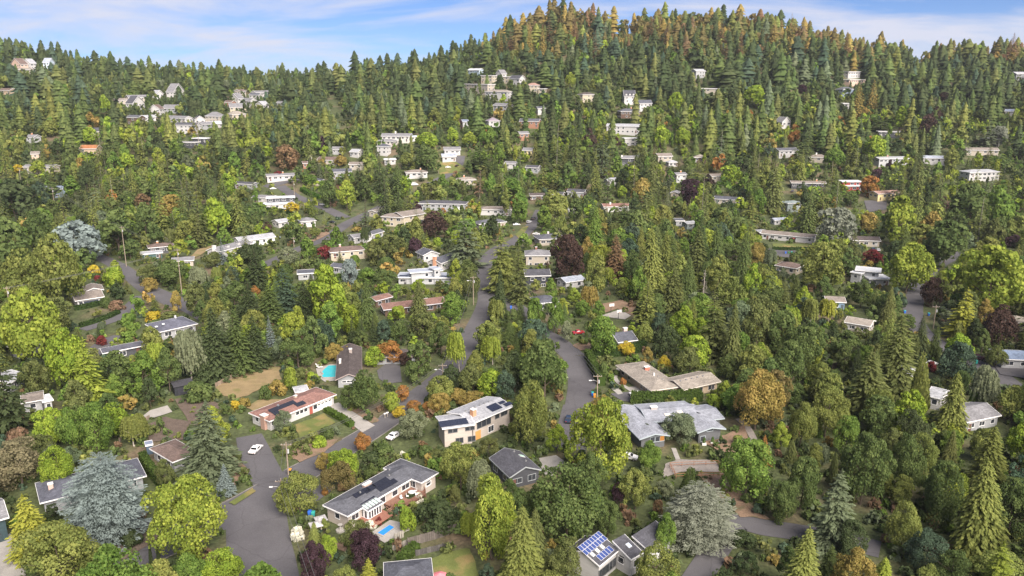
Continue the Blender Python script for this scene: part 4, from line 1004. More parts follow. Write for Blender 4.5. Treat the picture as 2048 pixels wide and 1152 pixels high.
# ---- the rest of the hillside, farther and smaller: label, front eave from A to B, depth, wall height, roof, colours
def row(label, A, B, Wd, hh, roof, rc, wc, pitch=.32, chim=None, **k):
    if abs(A[1] - B[1]) < 1.6 and A[1] < 420:          # houses on the slope do not all face the same way
        q = random.Random(hash_(label)); s_ = q.choice((-1, 1))*q.uniform(.05, .20)*(B[0] - A[0])*(1 if A[1] < 300 else .6)
        A = (A[0], A[1] + s_/2); B = (B[0], B[1] - s_/2)
    if A[1] < 330 and roof != 'flat': pitch *= 1.4
    hs = House(label, [WG(A, B, Wd, hh, roof, pitch, .5)], rc, wc, **k)
    if chim: hs.chimney(0, hs.w[0].L*chim[0], chim[1], .9, .8, 1.1, chim[2] if len(chim) > 2 else (.40,.22,.16))
    return hs
OR=(.50,.24,.13); WHc=(.68,.66,.64)
h=row('white modernist house with stacked flat white roofs and glass front', (520,413),(590,407),9,3.0,'flat','wh','wh')
hh=House('white upper slab pavilion on top of the white modernist house', [WG((532,399),(590,395),6.5,5.4,'flat',0,.6)], 'wh','dk',keep=True)
row('dark brown hip-roofed house with orange chimney above the teal flat roof', (296,497),(349,492),8,3.2,'hip','br','dk',.3,(-.1,1,OR))
row('teal cabin with pale flat roof below the brown hip roof', (281,510),(326,506),6,2.6,'flat','lg',(.04,.10,.10))
row('low gray-roofed house behind the tall utility pole', (343,524),(388,521),7,2.6,'gx','mg','be')
h=row('white cottage with two roof dormers and a white chimney', (436,505),(507,487),8,3.3,'gx','mg','wh',.42)
h.chimney(0,-h.w[0].L/2+.6,-1,1.4,1.2,1.4,WHc,low=0)
for q in (-3.5,3.5):
    m=h.roof_m(0,'f',q,2.0,.5); o=box('dormer','plain',(1.5,1.6,1.3),None,h.root,WC['wh'],mw=h.T[0]@Matrix.Translation((q,-h.w[0].W/2+2.2,h.w[0].h+1.2))); box('dormer_roof','roof',(1.2,1.1,.16),(0,0,.58),o,RC['mg'])
row('pale green-gray house with light gray gable roof beside the white cottage', (478,484),(552,474),9,3.2,'gx','lg',(.55,.58,.57),.34)
row('white house with gray roof at the curve of the lane', (503,396),(544,399),8,2.9,'gx','mg','wh')
row('dark slate-roofed house left of the white gray-roofed house', (468,368),(505,372),7,3,'gx','dg','gr')
row('white house with gray roof beside the red maple', (533,354),(590,354),8,3.2,'gx','mg','wh',.3,(.1,.5,OR))
row('low house with dark blue roof beside the curve', (613,362),(641,364),7,2.7,'hip','dn','be')
row('gray house with navy gable roof between two conifers', (662,347),(704,347),9,4.0,'gx','dn','gr',.4)
row('taupe-roofed house behind the navy gable roof', (697,332),(727,333),9,3,'gx','gb','be')
row('house with long brown roof beside the orange tree', (634,324),(673,323),9,3,'gx','br','be')
row('small pink-brick house behind the wooden pole', (605,329),(616,329),6,3.2,'gx','br','bk')
row('gray-roofed house under the dark wood edge', (662,302),(682,302),8,3,'gx','mg','lg')
row('house with pale sloping roof behind the brown tree', (698,306),(716,309),9,3,'gx','lg','wh')
row('tall white house with dark blue roof among the trees', (752,296),(774,296),8,6,'hip','dn','wh')
row('low white flat-roofed house among tall firs', (768,323),(793,321),8,3,'flat','wh','wh')
row('white house with brown-gray roof below the hill street', (811,350),(856,347),10,3.2,'hip','gb','wh',.3,(.2,0,OR))
row('white gray-roofed house at the top of the hill street', (888,304),(922,303),9,3.2,'gx','mg','wh')
row('house with long pale roof behind the covered car', (884,318),(913,316),9,3,'gx','lb','wh')
row('tan hip-roofed house right of the hill street', (914,364),(953,362),10,3,'hip','tb','be',.3,(-.1,0,OR))
row('white and gray house at the foot of the layered cedar', (1008,330),(1034,332),9,4,'gx','mg','wh')
h=row('long charcoal hip-roofed house with gray walls and white garage', (835,408),(931,411),10,4.2,'hip','dg','gr',.28)
h.garage(0,'f',h.flen(0,'f')-4,4.5,2.2,(.7,.7,.7))
row('white house with long beige roof and pale chimney', (957,420),(1023,422),10,3.2,'hip','gb','wh',.25,(.25,0,(.6,.58,.55)))
row('dark gray hip-roofed house behind the big layered cedar', (958,450),(1014,444),9,3.2,'hip','sl','be')
h=House('large cream two-storey house with taupe roof and timber gable', [WG((760,434),(806,437),10,5.2,'hip',.3,.7), WG((806,436),(852,427),12,5.4,'gx',.34,.8)], 'gb','cr')
row('low pale-roofed garage beside the cream two-storey house', (752,426),(771,419),6,2.8,'gx','tb','be')
row('white gabled house with gray roof beyond the road bend', (707,477),(746,472),8,3,'gx','mg','wh')
row('low blue-gray roof beside the white gabled house', (746,470),(769,463),7,2.6,'gx','sl','gr')
h=row('cream house with brown hip roof behind the red maple', (660,506),(731,500),10,4.3,'hip','br','cr',.28,(-.15,1,(.5,.3,.26)))
h=House('white double-gabled house with dark blue roof and brick chimney', [WG((852,524),(882,528),(905,505),3.6,'gy',.45,.5), WG((846,512),(880,508),9,4.2,'gy',.4,.5)], 'dn','wh',wins=True)
h.chimney(0,.5,-h.w[0].W/2+.3,1.5,1.0,1.2,(.52,.28,.18),low=0)
h=House('light gray modern house with tiered metal roofs and dark roof panels', [WG((793,556),(909,557),9,2.8,'flat',0,.7), WG((820,547),(886,542),6,5.2,'flat',0,.7), WG((868,540),(882,538),5,6.4,'flat',0,.3)], 'lb','lg')
h.solar(0,'f',-11.5,1.5,3,1,1.2,2.2); h.solar(0,'f',5.5,1.5,4,1,1.3,1.8)
row('dark blue flat-roofed house left of the bright maple', (594,549),(629,547),7,2.7,'flat','dn','gr')
row('dark gabled roof behind the bright green maple', (658,534),(683,537),7,2.8,'gx','dn','gr')
row('flat gray roof right of the bright green maple', (706,548),(725,547),6,2.6,'flat','mg','be')
row('pale gray roofed house behind the round willow', (557,447),(590,441),8,2.8,'gx','lg','wh')
row('white house with gray hip roof above the street bend', (600,445),(633,442),9,3.2,'hip','mg','wh',.35)
row('small yellow house among conifers under the slope', (1044,304),(1064,304),8,3,'gx','mg','ye')
row('low dark-roofed gray house among conifers', (1050,338),(1076,338),8,3,'gx','dg','gr')
row('dark house with gray roof and tall white chimney', (1242,320),(1276,320),9,4.4,'gx','mg','dk',.25,(-.45,-2,WHc))
row('long low brown roof behind the two cedars', (1316,317),(1346,315),9,3,'gx','gb','be')
row('white open carport right of the long brown roof', (1337,327),(1357,327),6,2.6,'hip','lg','wh')
row('brown wooden house with tan hip roof', (1388,318),(1413,318),8,3.6,'hip','tb','br')
row('white house with orange chimney and gray roof', (1353,353),(1375,351),8,4.6,'gx','mg','wh',.3,(.1,0,OR))
row('gray-roofed beige house beside the lime tree', (1423,356),(1449,354),8,3.4,'gx','gb','be')
row('cream gabled house half hidden by a layered cedar', (1340,388),(1357,388),8,3.4,'gy','mg','cr')
row('long navy-roofed beige house right of the layered cedars', (1427,398),(1483,404),9,3,'gx','dn','be',.3)
row('charcoal gabled house above the road end', (1133,385),(1169,388),9,3.2,'gx','dg','gr')
row('low brown house at the end of the road', (1060,393),(1094,394),8,2.7,'gx','db','br')
row('low charcoal roof behind the round ash tree', (1098,391),(1126,391),8,2.7,'gx','dg','br')
row('pale gray house behind the layered cedar trunk', (1215,364),(1236,362),8,3,'gx','lg','wh')
row('pale gable right of the round ash tree', (1137,422),(1151,420),7,3,'gy','lg','wh')
row('red-brown roofed house with white chimney in the firs', (1207,416),(1261,414),9,2.8,'gx','rb','wh',.3,(-.2,-1,WHc))
row('dark blue flat roof deep in the firs', (1351,443),(1370,443),8,2.8,'flat','dn','gr')
row('gray-green gabled cabin right of the dark blue roof', (1374,449),(1393,447),6,3,'gx','lg','gg')
h=row('beige house with slate hip roof and white patio cover', (1078,480),(1133,477),11,3.2,'hip','sl','be',.3,(-.05,.5,(.55,.5,.48)))
box('patio_cover','plain',(5,4,.15),(h.w[0].L/2-1,-h.w[0].W/2-1.6,2.8),h.root,(.75,.75,.75)); [box('post','plain',(.12,.12,2.9),(h.w[0].L/2-1+q*2.3,-h.w[0].W/2-3.4,1.3),h.root,(.7,.7,.7)) for q in (-1,1)]
row('beige two-storey house with gray hip roof left of the dark beech', (1050,512),(1101,512),11,4.4,'hip','mg','be',.34,(-.05,0,(.22,.10,.08)))
h=row('black-blue gabled house below the gray hip roof', (1050,553),(1102,552),10,4.6,'gx','dg',(.03,.034,.045),.34)
row('pale low house right of the dark beech', (1132,566),(1172,560),8,2.8,'gx','lb','wh')
row('small brick house with pale roof beside the white car', (1519,466),(1540,466),8,3,'hip','lg','bk')
row('white house with slate-blue roof high on the right', (1558,305),(1598,304),9,4.2,'gx','sl','wh',.28)
row('low house with gray-brown roof and white chimney', (1618,318),(1657,318),9,3,'hip','gb','be',.28,(-.1,0,WHc))
row('long pale gray house with low roof and clerestory', (1758,321),(1819,321),10,4.2,'gx','lg','lg',.15,(-.1,0,(.4,.2,.15)))
row('white gabled house with pale blue roof behind the cedar', (1846,320),(1899,320),9,4,'gx','lb','wh',.25)
row('long gray-brown roofed house at the upper right', (1933,303),(1999,305),9,3.2,'gx','gb','be',.25)
row('white two-storey house with pale hip roof and balcony', (1939,348),(2002,348),11,5.4,'hip','lg','wh',.25)
row('dark house with long gray-brown roof and orange chimney', (1582,369),(1653,369),9,3.6,'gx','gb','dk',.22,(.25,0,OR))
h=House('red modern house with stacked white flat roofs', [WG((1684,366),(1726,366),8,4.6,'flat',0,.8), WG((1692,374),(1728,374),5,3.0,'flat',0,.5)], 'wh','rd')
row('cream house with pink-brown roof beside the yellow tree', (1756,389),(1803,389),9,4.2,'gx','pk','ye',.3)
row('teal-gray two-storey house with dark windows', (1575,408),(1607,408),9,5.2,'hip','gg','gg',.2) if 'gg' in RC else row('teal-gray two-storey house with dark windows', (1575,408),(1607,408),9,5.2,'hip',(.20,.24,.25),'gg',.2)
row('tiny white garden house by the vegetable rows', (1549,442),(1576,440),5,2.5,'gx','lb','wh',.4)
h=row('long low white ranch house with red front door', (1521,467),(1629,477),9,2.9,'gx','gb','wh',.26)
h.door(0,'f',h.flen(0,'f')*.62,1.6,2.1,(.42,.03,.03))
row('dark-roofed beige house behind the silver tree', (1704,481),(1762,483),9,3,'gx','db','be')
row('cream house with brown roof below the driveway bins', (1549,531),(1593,538),9,3.2,'hip','br','cr')
h=House('white and gray modern house with layered flat roofs', [WG((1738,559),(1783,559),8,3.0,'flat',0,.6), WG((1710,541),(1762,546),8,5.4,'flat',0,.8), WG((1700,545),(1722,549),6,4.6,'flat',0,.4)], 'wh','lg')
row('pink-walled gabled house on the far left ridge', (20,130),(41,130),9,5,'gy','br','pk',.5)
row('white gabled house with blue base on the far left ridge', (44,128),(61,128),8,6,'gy','lg','wh',.6)
row('pale blue gabled house on the far left ridge', (99,127),(111,127),8,7,'gy','lb',(.5,.6,.7),.6)
row('beige low house under the white ridge gable', (33,141),(62,141),9,3,'gx','tb','be')
row('tan roof at the left edge among dark conifers', (-4,183),(19,183),9,3,'gx','br','tn')
row('wide gray-roofed house on the left slope', (257,197),(298,197),10,4,'gx','mg','be',.35)
row('white gabled house front of the left slope cluster', (265,208),(291,208),9,5.4,'gy','dg','wh',.6)
row('low beige wing left of the white gable', (231,202),(259,202),8,3.2,'gx','gb','be')
row('white gable with brown roof on the left slope', (296,220),(320,220),9,4.4,'gy','br','wh',.5)
row('gray steep-roofed house beside the dark tree', (324,218),(351,218),9,3.6,'gx','mg','gr',.5)
row('dark brown house with slate roof on the left slope', (252,237),(277,237),9,5.5,'gx','sl','br')
row('low white house right of the dark brown one', (286,236),(313,236),8,3.2,'gx','lg','wh')
row('long white house with gray roof on the left slope', (331,238),(370,238),9,3.6,'gx','mg','wh')
h=row('tall white house with dark roof and long balcony', (349,251),(393,253),9,6.4,'gx','dg','wh',.3)
row('white gabled house with dark trim on the left slope', (389,241),(412,241),8,4.6,'gy','dg','wh',.5)
row('beige hip-roofed house on the left slope', (409,234),(438,234),10,5.4,'hip','mg','be',.5)
row('gray house right of the tall white house', (392,250),(421,250),8,4,'gx','mg','gr')
row('low white house under the beige hip roof', (420,249),(448,249),9,3.2,'gx','wh','wh')
row('cream house with pale hip roof at the slope foot', (464,230),(493,230),10,4.6,'hip','tb','cr',.4)
row('wide cream house with gray gables on the slope', (459,217),(499,215),10,3.6,'gx','mg','cr',.5)
row('small red-brown house on the left slope', (447,206),(463,206),8,4,'gx','br','bk')
row('white gabled cottage above the wide cream house', (459,198),(476,198),8,4,'gy','mg','wh',.6)
row('white cottage right of the white gabled cottage', (482,203),(501,203),8,4,'gx','mg','wh',.5)
row('white house with dark blue roof at the slope crest', (497,191),(517,191),8,4,'gx','dn','wh')
row('tall beige house near the crest', (480,183),(493,183),8,6,'gx','br','be')
row('steep gray roofed white house near the left crest', (347,185),(371,185),9,4.2,'gy','mg','wh',.6)
row('white gable among conifers near the left crest', (313,189),(328,189),8,4.4,'gy','lg','wh',.6)
row('white flat-roofed house at the end of the pole line', (383,281),(413,280),9,3,'flat','wh','dk')
row('low dark flat roof below the white flat roof', (354,289),(386,288),9,3,'flat','mg','dk')
row('dark gray roofed house with lit yellow window', (160,267),(200,264),9,3.4,'gx','dg','be',.45)
row('small gray house with brick chimney among trees', (50,278),(68,278),8,3.4,'gx','mg','lg',.35,(-.1,0,OR))
row('pale blue house on the skyline', (489,163),(506,163),8,4,'gx','lb',(.5,.58,.66))
row('white house with gray roof right of the slope crest', (512,186),(541,186),9,4,'gx','mg','wh')
row('white gabled cottage at the foot of the slope', (511,211),(526,211),8,4,'gy','lg','wh',.5)
row('gray-beige house on the central ridge', (657,154),(683,154),9,4,'hip','gb','be')
row('small gray cabin deep in the central wood', (552,206),(562,206),6,4,'gx','mg','lg')
row('white canopy roof at the hill foot', (934,144),(958,144),8,4,'gx','wh',(.4,.5,.6))
h=row('cream cube house with tower below the hill', (961,155),(985,155),9,6.5,'flat','tb','cr')
row('small white gabled house right of the cream tower', (991,151),(1003,151),7,4.5,'gy','mg','wh',.6)
row('long cream terraced house on the hill foot', (1001,158),(1039,158),10,4.4,'flat','tb','cr')
row('tall concrete house with flat roof below the cream ones', (926,173),(975,173),10,7.5,'flat','tb','be')
row('white two-storey house with tan hip roof behind cypresses', (969,187),(1015,189),10,6.2,'hip','tb','wh',.25)
row('white gray-roofed house below the tan hip roof', (985,215),(1014,215),9,4,'gx','mg','wh')
row('white villa with mauve hip roof above the clipped hedge', (977,245),(1001,245),9,5.6,'hip',(.22,.19,.23),'wh',.4)
h=House('large gray-roofed house with white chimney on a dry rise', [WG((762,276),(821,277),11,4.0,'gx',.35,.6), WG((752,284),(790,287),8,3.2,'hip',.3,.6)], 'mg',(.48,.46,.44)); h.chimney(0,-1,0,1,1,1.4,WHc)
row('blue-white flat canopy beside the large gray-roofed house', (820,275),(841,275),7,3,'flat',(.5,.6,.72),'wh')
row('blue-gray roof among yellow-green trees', (925,246),(938,246),8,3,'gx','bl','lg')
row('dark-roofed white house on the hill foot edge', (1017,162),(1039,162),9,5,'gx','dg','wh',.5)
row('cream stucco house with red-brown roof', (1051,175),(1076,175),9,5.4,'hip','pk','cr')
row('low cream wing right of the cream stucco house', (1075,181),(1089,181),7,3.4,'flat','tb','cr')
row('cream house with dark roof beside bare trunks', (1165,193),(1191,193),8,5,'hip','db','cr')
h=row('white colonial house with three roof dormers', (1248,196),(1272,196),9,6.2,'gx','dg','wh',.8)
for q in (-3.2,0,3.2):
    o=box('dormer','plain',(1.5,2.0,1.6),None,h.root,WC['wh'],mw=h.T[0]@Matrix.Translation((q,-h.w[0].W/2+1.6,h.w[0].h+1.4))); box('dormer_roof','roof',(1.2,1.1,.14),(0,0,.58),o,RC['dg'])
row('white gabled house with dark roof right of the colonial', (1279,210),(1305,210),8,5,'gx','dn','wh',.5)
h=row('dark brown house with wide deck below the white colonial', (1241,226),(1283,227),10,4.8,'hip','sl','br',.3,(.1,0,OR))
row('long white house with pale gable roof in the clearing', (1212,257),(1281,256),10,5.2,'gx','lg','wh',.25)
row('white flat-roofed modern house under the long white house', (1249,280),(1283,280),8,4.6,'flat','wh','wh')
row('pink brick house with dark roof and white windows', (1038,247),(1078,247),9,4.2,'gx','sl','bk')
row('red brick house with gray roof below the pink brick one', (1039,271),(1059,271),8,4.2,'gx','mg','bk')
row('slate-roofed white cottage above the yellow hedge', (1075,220),(1092,220),7,4,'gx','dn','wh')
row('pale gray house on the hillside between tall firs', (1392,146),(1412,146),9,5,'gx','lg','lg')
row('low beige flat roof on the hill foot', (1403,181),(1438,181),9,3.4,'flat','tb','be')
row('white flat-roofed villa high on the right slope', (1697,147),(1722,147),9,5,'flat','tb','wh')
row('pink-beige terraced house below the white villa', (1699,163),(1737,163),9,4,'flat','tb','pk')
row('blue-gray house with slate roof on the right slope', (1686,182),(1710,182),9,5,'hip','sl','bl')
row('white flat roof among cedars on the right slope', (1686,210),(1700,210),8,3.4,'flat','wh','wh')
row('white gabled house under a spruce on the right', (1564,248),(1583,248),9,4,'gy','mg','wh',.6)
row('dark glass house with long white terrace', (1757,265),(1806,268),9,4,'flat','mg','dk')
row('white flat-roofed house at the upper right', (1961,281),(2001,281),9,4,'flat','wh','wh')
row('gray house at the right edge of the slope', (2033,150),(2056,150),9,5,'gx','lg','gr')
row('low blue roof on the far right', (2009,225),(2027,225),8,3,'gx','bl','wh')
row('terracotta-roofed house in the left wood', (158,301),(193,302),10,4.4,'gx','or_','tn',.35)
row('small taupe house with pink wall in the left wood', (61,311),(79,311),8,3.6,'gx','gb','pk')
row('gray-roofed house behind the yellow tree at left', (45,338),(106,337),9,4.0,'gx','mg','be',.3)
row('blue-gray house behind the slanting pole', (90,382),(136,379),9,5,'gx',(.14,.17,.23),'bl',.35)
row('blue-gray cottage roof behind two bright green trees', (1076,608),(1118,604),9,2.8,'hip','dn','gr',.4)
h=row('slate-blue roofed house with white-capped pink chimney', (1236,686),(1276,681),9,2.8,'gx','dn','be',.4); h.chimney(0,1.5,.5,1.3,.9,1.2,(.5,.36,.33)); h.chimney(0,-3,1.5,1,1,.8,(.65,.65,.65))
row('gray-brown roofed house above the yellow willow', (1652,604),(1693,606),8,3,'gx','gb',(.2,.3,.42),.28)
row('beige gray roof below the yellow willow', (1688,645),(1741,654),8,2.8,'gx','tb','be',.28)
row('taupe-roofed house at the right edge behind the purple tree', (2008,644),(2060,650),9,3,'hip','tb','be')
row('bright slate-blue roof beside the parked dark car', (2003,719),(2070,722),9,3,'gx',(.13,.17,.25),'lg',.3)
row('white house with gray roof behind the golden cypress', (1852,792),(1884,800),8,3.4,'gx','lg','wh',.35)
row('gray-roofed house at the right edge below the willow', (1934,846),(2003,832),9,2.8,'gx','mg','gr',.36)
row('white sunroom roof behind the drooping fir', (1792,742),(1822,750),6,2.8,'gx','wh','wh',.3)
row('small gray roof behind the tall yellow ash', (14,694),(40,702),7,3,'gx','mg','gr',.3)
# the steeple on the skyline
_x,_y,_z = spot(400,160); ch = empty('church', (_x,_y,_z)); tag(ch,'white church tower with pointed spire on the left skyline','church')
b_=MB(); b_.box(-3,3,-3,3,-1,14); b_.build('tower','wall',ch,WC['be'],uv=True); b_=MB(); b_.poly([(-3.3,-3.3,14),(3.3,-3.3,14),(3.3,3.3,14),(-3.3,3.3,14),(0,0,28)],(0,1,4),(1,2,4),(2,3,4),(3,0,4),(3,2,1,0)); b_.build('spire','roof',ch,(.22,.13,.14),uv=True); b_=MB(); b_.box(-9,-3.02,-4,5,-1,7); b_.build('nave','wall',ch,WC['be'],uv=True)
# ------------------------------------------------------------ vehicles
def car_parts(kind):
    Lc, Wc, Hc = dict(sedan=(4.6,1.8,1.45), suv=(4.7,1.9,1.75), van=(5.4,2.0,2.4), truck=(6.4,2.2,2.6))[kind]
    a_ = Lc/2
    if kind == 'sedan': pr = [(-a_,.35),(-a_,.80),(-a_+.15,.92),(-a_+1.0,.95),(-a_+1.55,1.40),(a_-1.9,1.45),(a_-1.15,.98),(a_-.15,.82),(a_,.62),(a_,.35)]; top = (4,5)
    elif kind == 'suv': pr = [(-a_,.4),(-a_,1.05),(-a_+.35,1.68),(-a_+.8,1.75),(a_-2.0,1.72),(a_-1.3,1.12),(a_-.2,.98),(a_,.75),(a_,.4)]; top = (2,4)
    elif kind == 'van': pr = [(-a_,.4),(-a_,2.2),(-a_+.25,2.4),(a_-2.0,2.4),(a_-1.1,1.3),(a_-.15,1.1),(a_,.8),(a_,.4)]; top = (2,3)
    else: pr = [(-a_,.6),(-a_,2.6),(a_-2.4,2.6),(a_-2.3,2.1),(a_-1.4,2.1),(a_-.9,1.4),(a_,1.2),(a_,.5)]; top = (1,2)
    def half(z): return Wc/2*(1.0 if z < 1.0 else 1 - .17*(z - 1.0)/max(.4, Hc - 1.0)) - (.06 if z < .5 else 0)
    V = [(x, -half(z), z) for x, z in pr] + [(x, half(z), z) for x, z in pr]; n = len(pr)
    f = [tuple(range(n)), tuple(reversed(range(n, 2*n)))] + [(i, i + n, (i+1) % n + n, (i+1) % n) for i in range(n)]
    me = pymesh('car_body', V, f, 'paint'); me.flip_normals() if me.polygons[0].normal.y > 0 else None
    # glass: side strip and windscreens, slightly proud
    g = MB(); zt = max(z for x, z in pr)
    xs0 = [x for x, z in pr if z > zt*.78]; x0, x1 = min(xs0) + .12, max(xs0) + .10
    zlo, zhi = zt*.70, zt*.92
    for sg in (-1, 1):
        y0, y1 = sg*(half(zlo) + .012), sg*(half(zhi) + .012); m_ = (x0 + x1)/2
        for (p, q) in ((x0, m_ - .05), (m_ + .05, x1)):
            pts = [(p - .15, y0, zlo), (q + .2, y0, zlo), (q, y1, zhi), (p, y1, zhi)]; g.poly(pts, (0,1,2,3) if sg < 0 else (3,2,1,0))
    def scr(i, j):
        (xa, za), (xb, zb) = pr[i], pr[j]; d = Vector((xb - xa, 0, zb - za)); nn = Vector((d.z, 0, -d.x)).normalized()
        if nn.z < 0: nn = -nn
        p = Vector((xa, 0, za)) + d*.12 + nn*.012; q = Vector((xa, 0, za)) + d*.88 + nn*.012
        pts = [(p.x, -half(p.z)*.88, p.z), (p.x, half(p.z)*.88, p.z), (q.x, half(q.z)*.88, q.z), (q.x, -half(q.z)*.88, q.z)]; g.poly(pts, (0,1,2,3), (3,2,1,0))
    if kind == 'sedan': scr(5, 6); scr(3, 4)
    elif kind == 'suv': scr(4, 5); scr(1, 2)
    elif kind == 'van': scr(3, 4)
    else: scr(4, 5)
    gl = pymesh('car_glass', g.v, g.f, 'glass')
    wh = MB(); wh.tube([(0, -.11, 0), (0, .11, 0)], .33, 12); wm = pymesh('tyre', wh.v, wh.f, 'rubber'); rm = MB(); rm.tube([(0, -.125, 0), (0, .125, 0)], .19, 10); rmm = pymesh('rim', rm.v, rm.f, 'metal')
    return dict(L=Lc, W=Wc, body=me, glass=gl, tyre=wm, rim=rmm)
_cars = {}
def car(u, v, heading, color, label, kind='sedan'):
    if kind not in _cars: _cars[kind] = car_parts(kind)
    P = _cars[kind]; x, y, z = spot(u, v); sc_ = .92; rt = empty('parked_' + ('truck' if kind == 'truck' else 'van' if kind == 'van' else 'car'), (x, y, z + .09), R(heading)); tag(rt, label, 'truck' if kind == 'truck' else 'van' if kind == 'van' else 'car', 'parked vehicles')
    rt.scale = (sc_, sc_, sc_)
    add('body', P['body'], rt, color); add('window', P['glass'], rt)
    for sx in (-1, 1):
        for sy in (-1, 1):
            t = add('wheel', P['tyre'], rt, loc=(sx*P['L']*.31, sy*(P['W']/2 - .10), .33)); add('rim', P['rim'], t)
    for sy in (-1, 1):
        box('headlight', 'paint', (.06, .34, .14), (P['L']/2 + .0, sy*P['W']*.33, .66), rt, (.7,.7,.7)); box('tail_light', 'paint', (.06, .30, .16), (-P['L']/2 - .0, sy*P['W']*.34, .72), rt, (.35,.02,.02))
    box('bumper', 'rubber', (.10, P['W']*.9, .18), (P['L']/2 + .02, 0, .42), rt); box('bumper', 'rubber', (.10, P['W']*.9, .18), (-P['L']/2 - .02, 0, .42), rt)
    d = proj(x, y, z); keep_px([(u-12*9/d[2]*14, v+5), (u+14*9/d[2]*12, v+5), (u+14*9/d[2]*12, v-2500/d[2]), (u-14*9/d[2]*12, v-2500/d[2])], d[2])
    xx = math.cos(R(heading)); yy = math.sin(R(heading)); occupy([(x+xx*3-yy*1.5, y+yy*3+xx*1.5), (x+xx*3+yy*1.5, y+yy*3-xx*1.5), (x-xx*3+yy*1.5, y-yy*3-xx*1.5), (x-xx*3-yy*1.5, y-yy*3+xx*1.5)])
    return rt
WHT=(.72,.72,.74); SIL=(.42,.43,.46); BLK=(.02,.02,.025); NVY=(.02,.035,.07); GRY=(.10,.10,.11)
car(512,903,80,WHT,'white car parked on the drive above the street junction')
car(1274,792,8,WHT,'white car in front of the tan-roofed house')
car(1058,446,62,SIL,'silver car parked along the road end','suv'); car(1067,439,62,GRY,'dark gray car ahead of the silver one','suv')
car(1033,451,8,WHT,'white car on the verge left of the road end'); car(1047,474,60,NVY,'dark blue car on the road below the silver car'); car(1073,470,-20,WHT,'white car beside the slate hip roof')
car(1065,400,70,WHT,'white car in front of the low brown house','suv'); car(553,477,-4,(.30,.36,.44),'pale blue car by the green-gray house'); car(664,446,-25,BLK,'black car on the gravel at the street bend')
car(829,371,25,WHT,'white camper van below the hill street','van'); car(914,333,70,BLK,'black car at the upper end of the hill street'); car(896,336,10,WHT,'white car under the clipped hedge on the hill street')
car(1956,720,-20,(.04,.015,.03),'dark maroon minivan beside the slate-blue roof','suv'); car(1746,500,75,NVY,'dark blue car in front of the dark-roofed beige house'); car(1756,502,75,SIL,'silver car beside the dark blue one')
car(1585,384,60,GRY,'dark car under the conifer by the brown roof'); car(1533,475,-10,WHT,'white car beside the small brick house'); car(646,411,-30,WHT,'white car parked along the lane with a hedge'); car(546,379,30,WHT,'white car at the inside of the lane curve')
car(1157,668,15,(.30,.02,.03),'red car hidden beside the bright green trees'); car(1257,918,-20,WHT,'white car below the sprawling gray house'); car(1138,842,80,NVY,'dark car at the lower end of the side street'); car(788,876,60,WHT,'white car behind the pale round shrub on the street')
car(1234,64,0,SIL,'pale car on the hilltop clearing'); car(1262,64,0,(.75,.45,.03),'yellow truck on the hilltop clearing','truck')
car(1862,731,25,WHT,'white car behind the dark red shrub')
# ------------------------------------------------------------ street furniture
def bin_(u, v, color, lid, label):
    x, y, z = spot(u, v); r_ = empty('wheelie_bin', (x, y, z + .09)); tag(r_, label, 'bin', 'bins at the roadside')
    b = MB(); b.poly([(-.26,-.3,.08),(.26,-.3,.08),(.26,.3,.08),(-.26,.3,.08),(-.34,-.38,1.0),(.34,-.38,1.0),(.34,.38,1.0),(-.34,.38,1.0)], (0,3,2,1),(4,5,6,7),(0,1,5,4),(1,2,6,5),(2,3,7,6),(3,0,4,7)); b.build('body', 'plain', r_, color)
    b = MB(); b.poly([(-.36,-.42,1.0),(.36,-.42,1.0),(.36,.40,1.0),(-.36,.40,1.0),(-.32,-.36,1.09),(.32,-.36,1.09),(.32,.36,1.14),(-.32,.36,1.14)], (0,3,2,1),(4,5,6,7),(0,1,5,4),(1,2,6,5),(2,3,7,6),(3,0,4,7)); b.build('lid', 'plain', r_, lid)
    for q in (-1, 1):
        b = MB(); b.tube([(q*.24, .36, .12), (q*.32, .36, .12)], .12, 8); b.build('wheel', 'rubber', r_)
BLU=(.03,.12,.50); TEA=(.03,.28,.26); GRN=(.03,.16,.06); ORG=(.55,.25,.04)
for a_ in [(1185,792,BLU,TEA,'blue bin with teal lid beside the street lamp pole'),(1189,796,ORG,ORG,'orange bin in front of the blue bin'),(1809,627,BLU,TEA,'blue bin on the left side of the right-hand street'),(1857,632,BLU,TEA,'blue bin at the foot of the dark pole'),(620,1032,BLU,BLU,'blue bin on the drive of the deck house'),(627,1034,TEA,TEA,'teal bin beside the blue one on the deck house drive'),(1952,728,TEA,TEA,'teal bin in front of the maroon minivan'),(1571,508,BLU,BLU,'blue bin on the asphalt below the white ranch'),(1577,508,GRN,GRN,'green bin next to the blue one below the white ranch'),(1583,508,GRN,TEA,'green bin with teal lid, right of the pair below the white ranch'),(1022,618,BLU,BLU,'blue bin on the bank beside the side street'),(580,948,(.02,.02,.02),ORG,'black bin with yellow lid at the street junction pole')]: bin_(*a_)
POLES = []
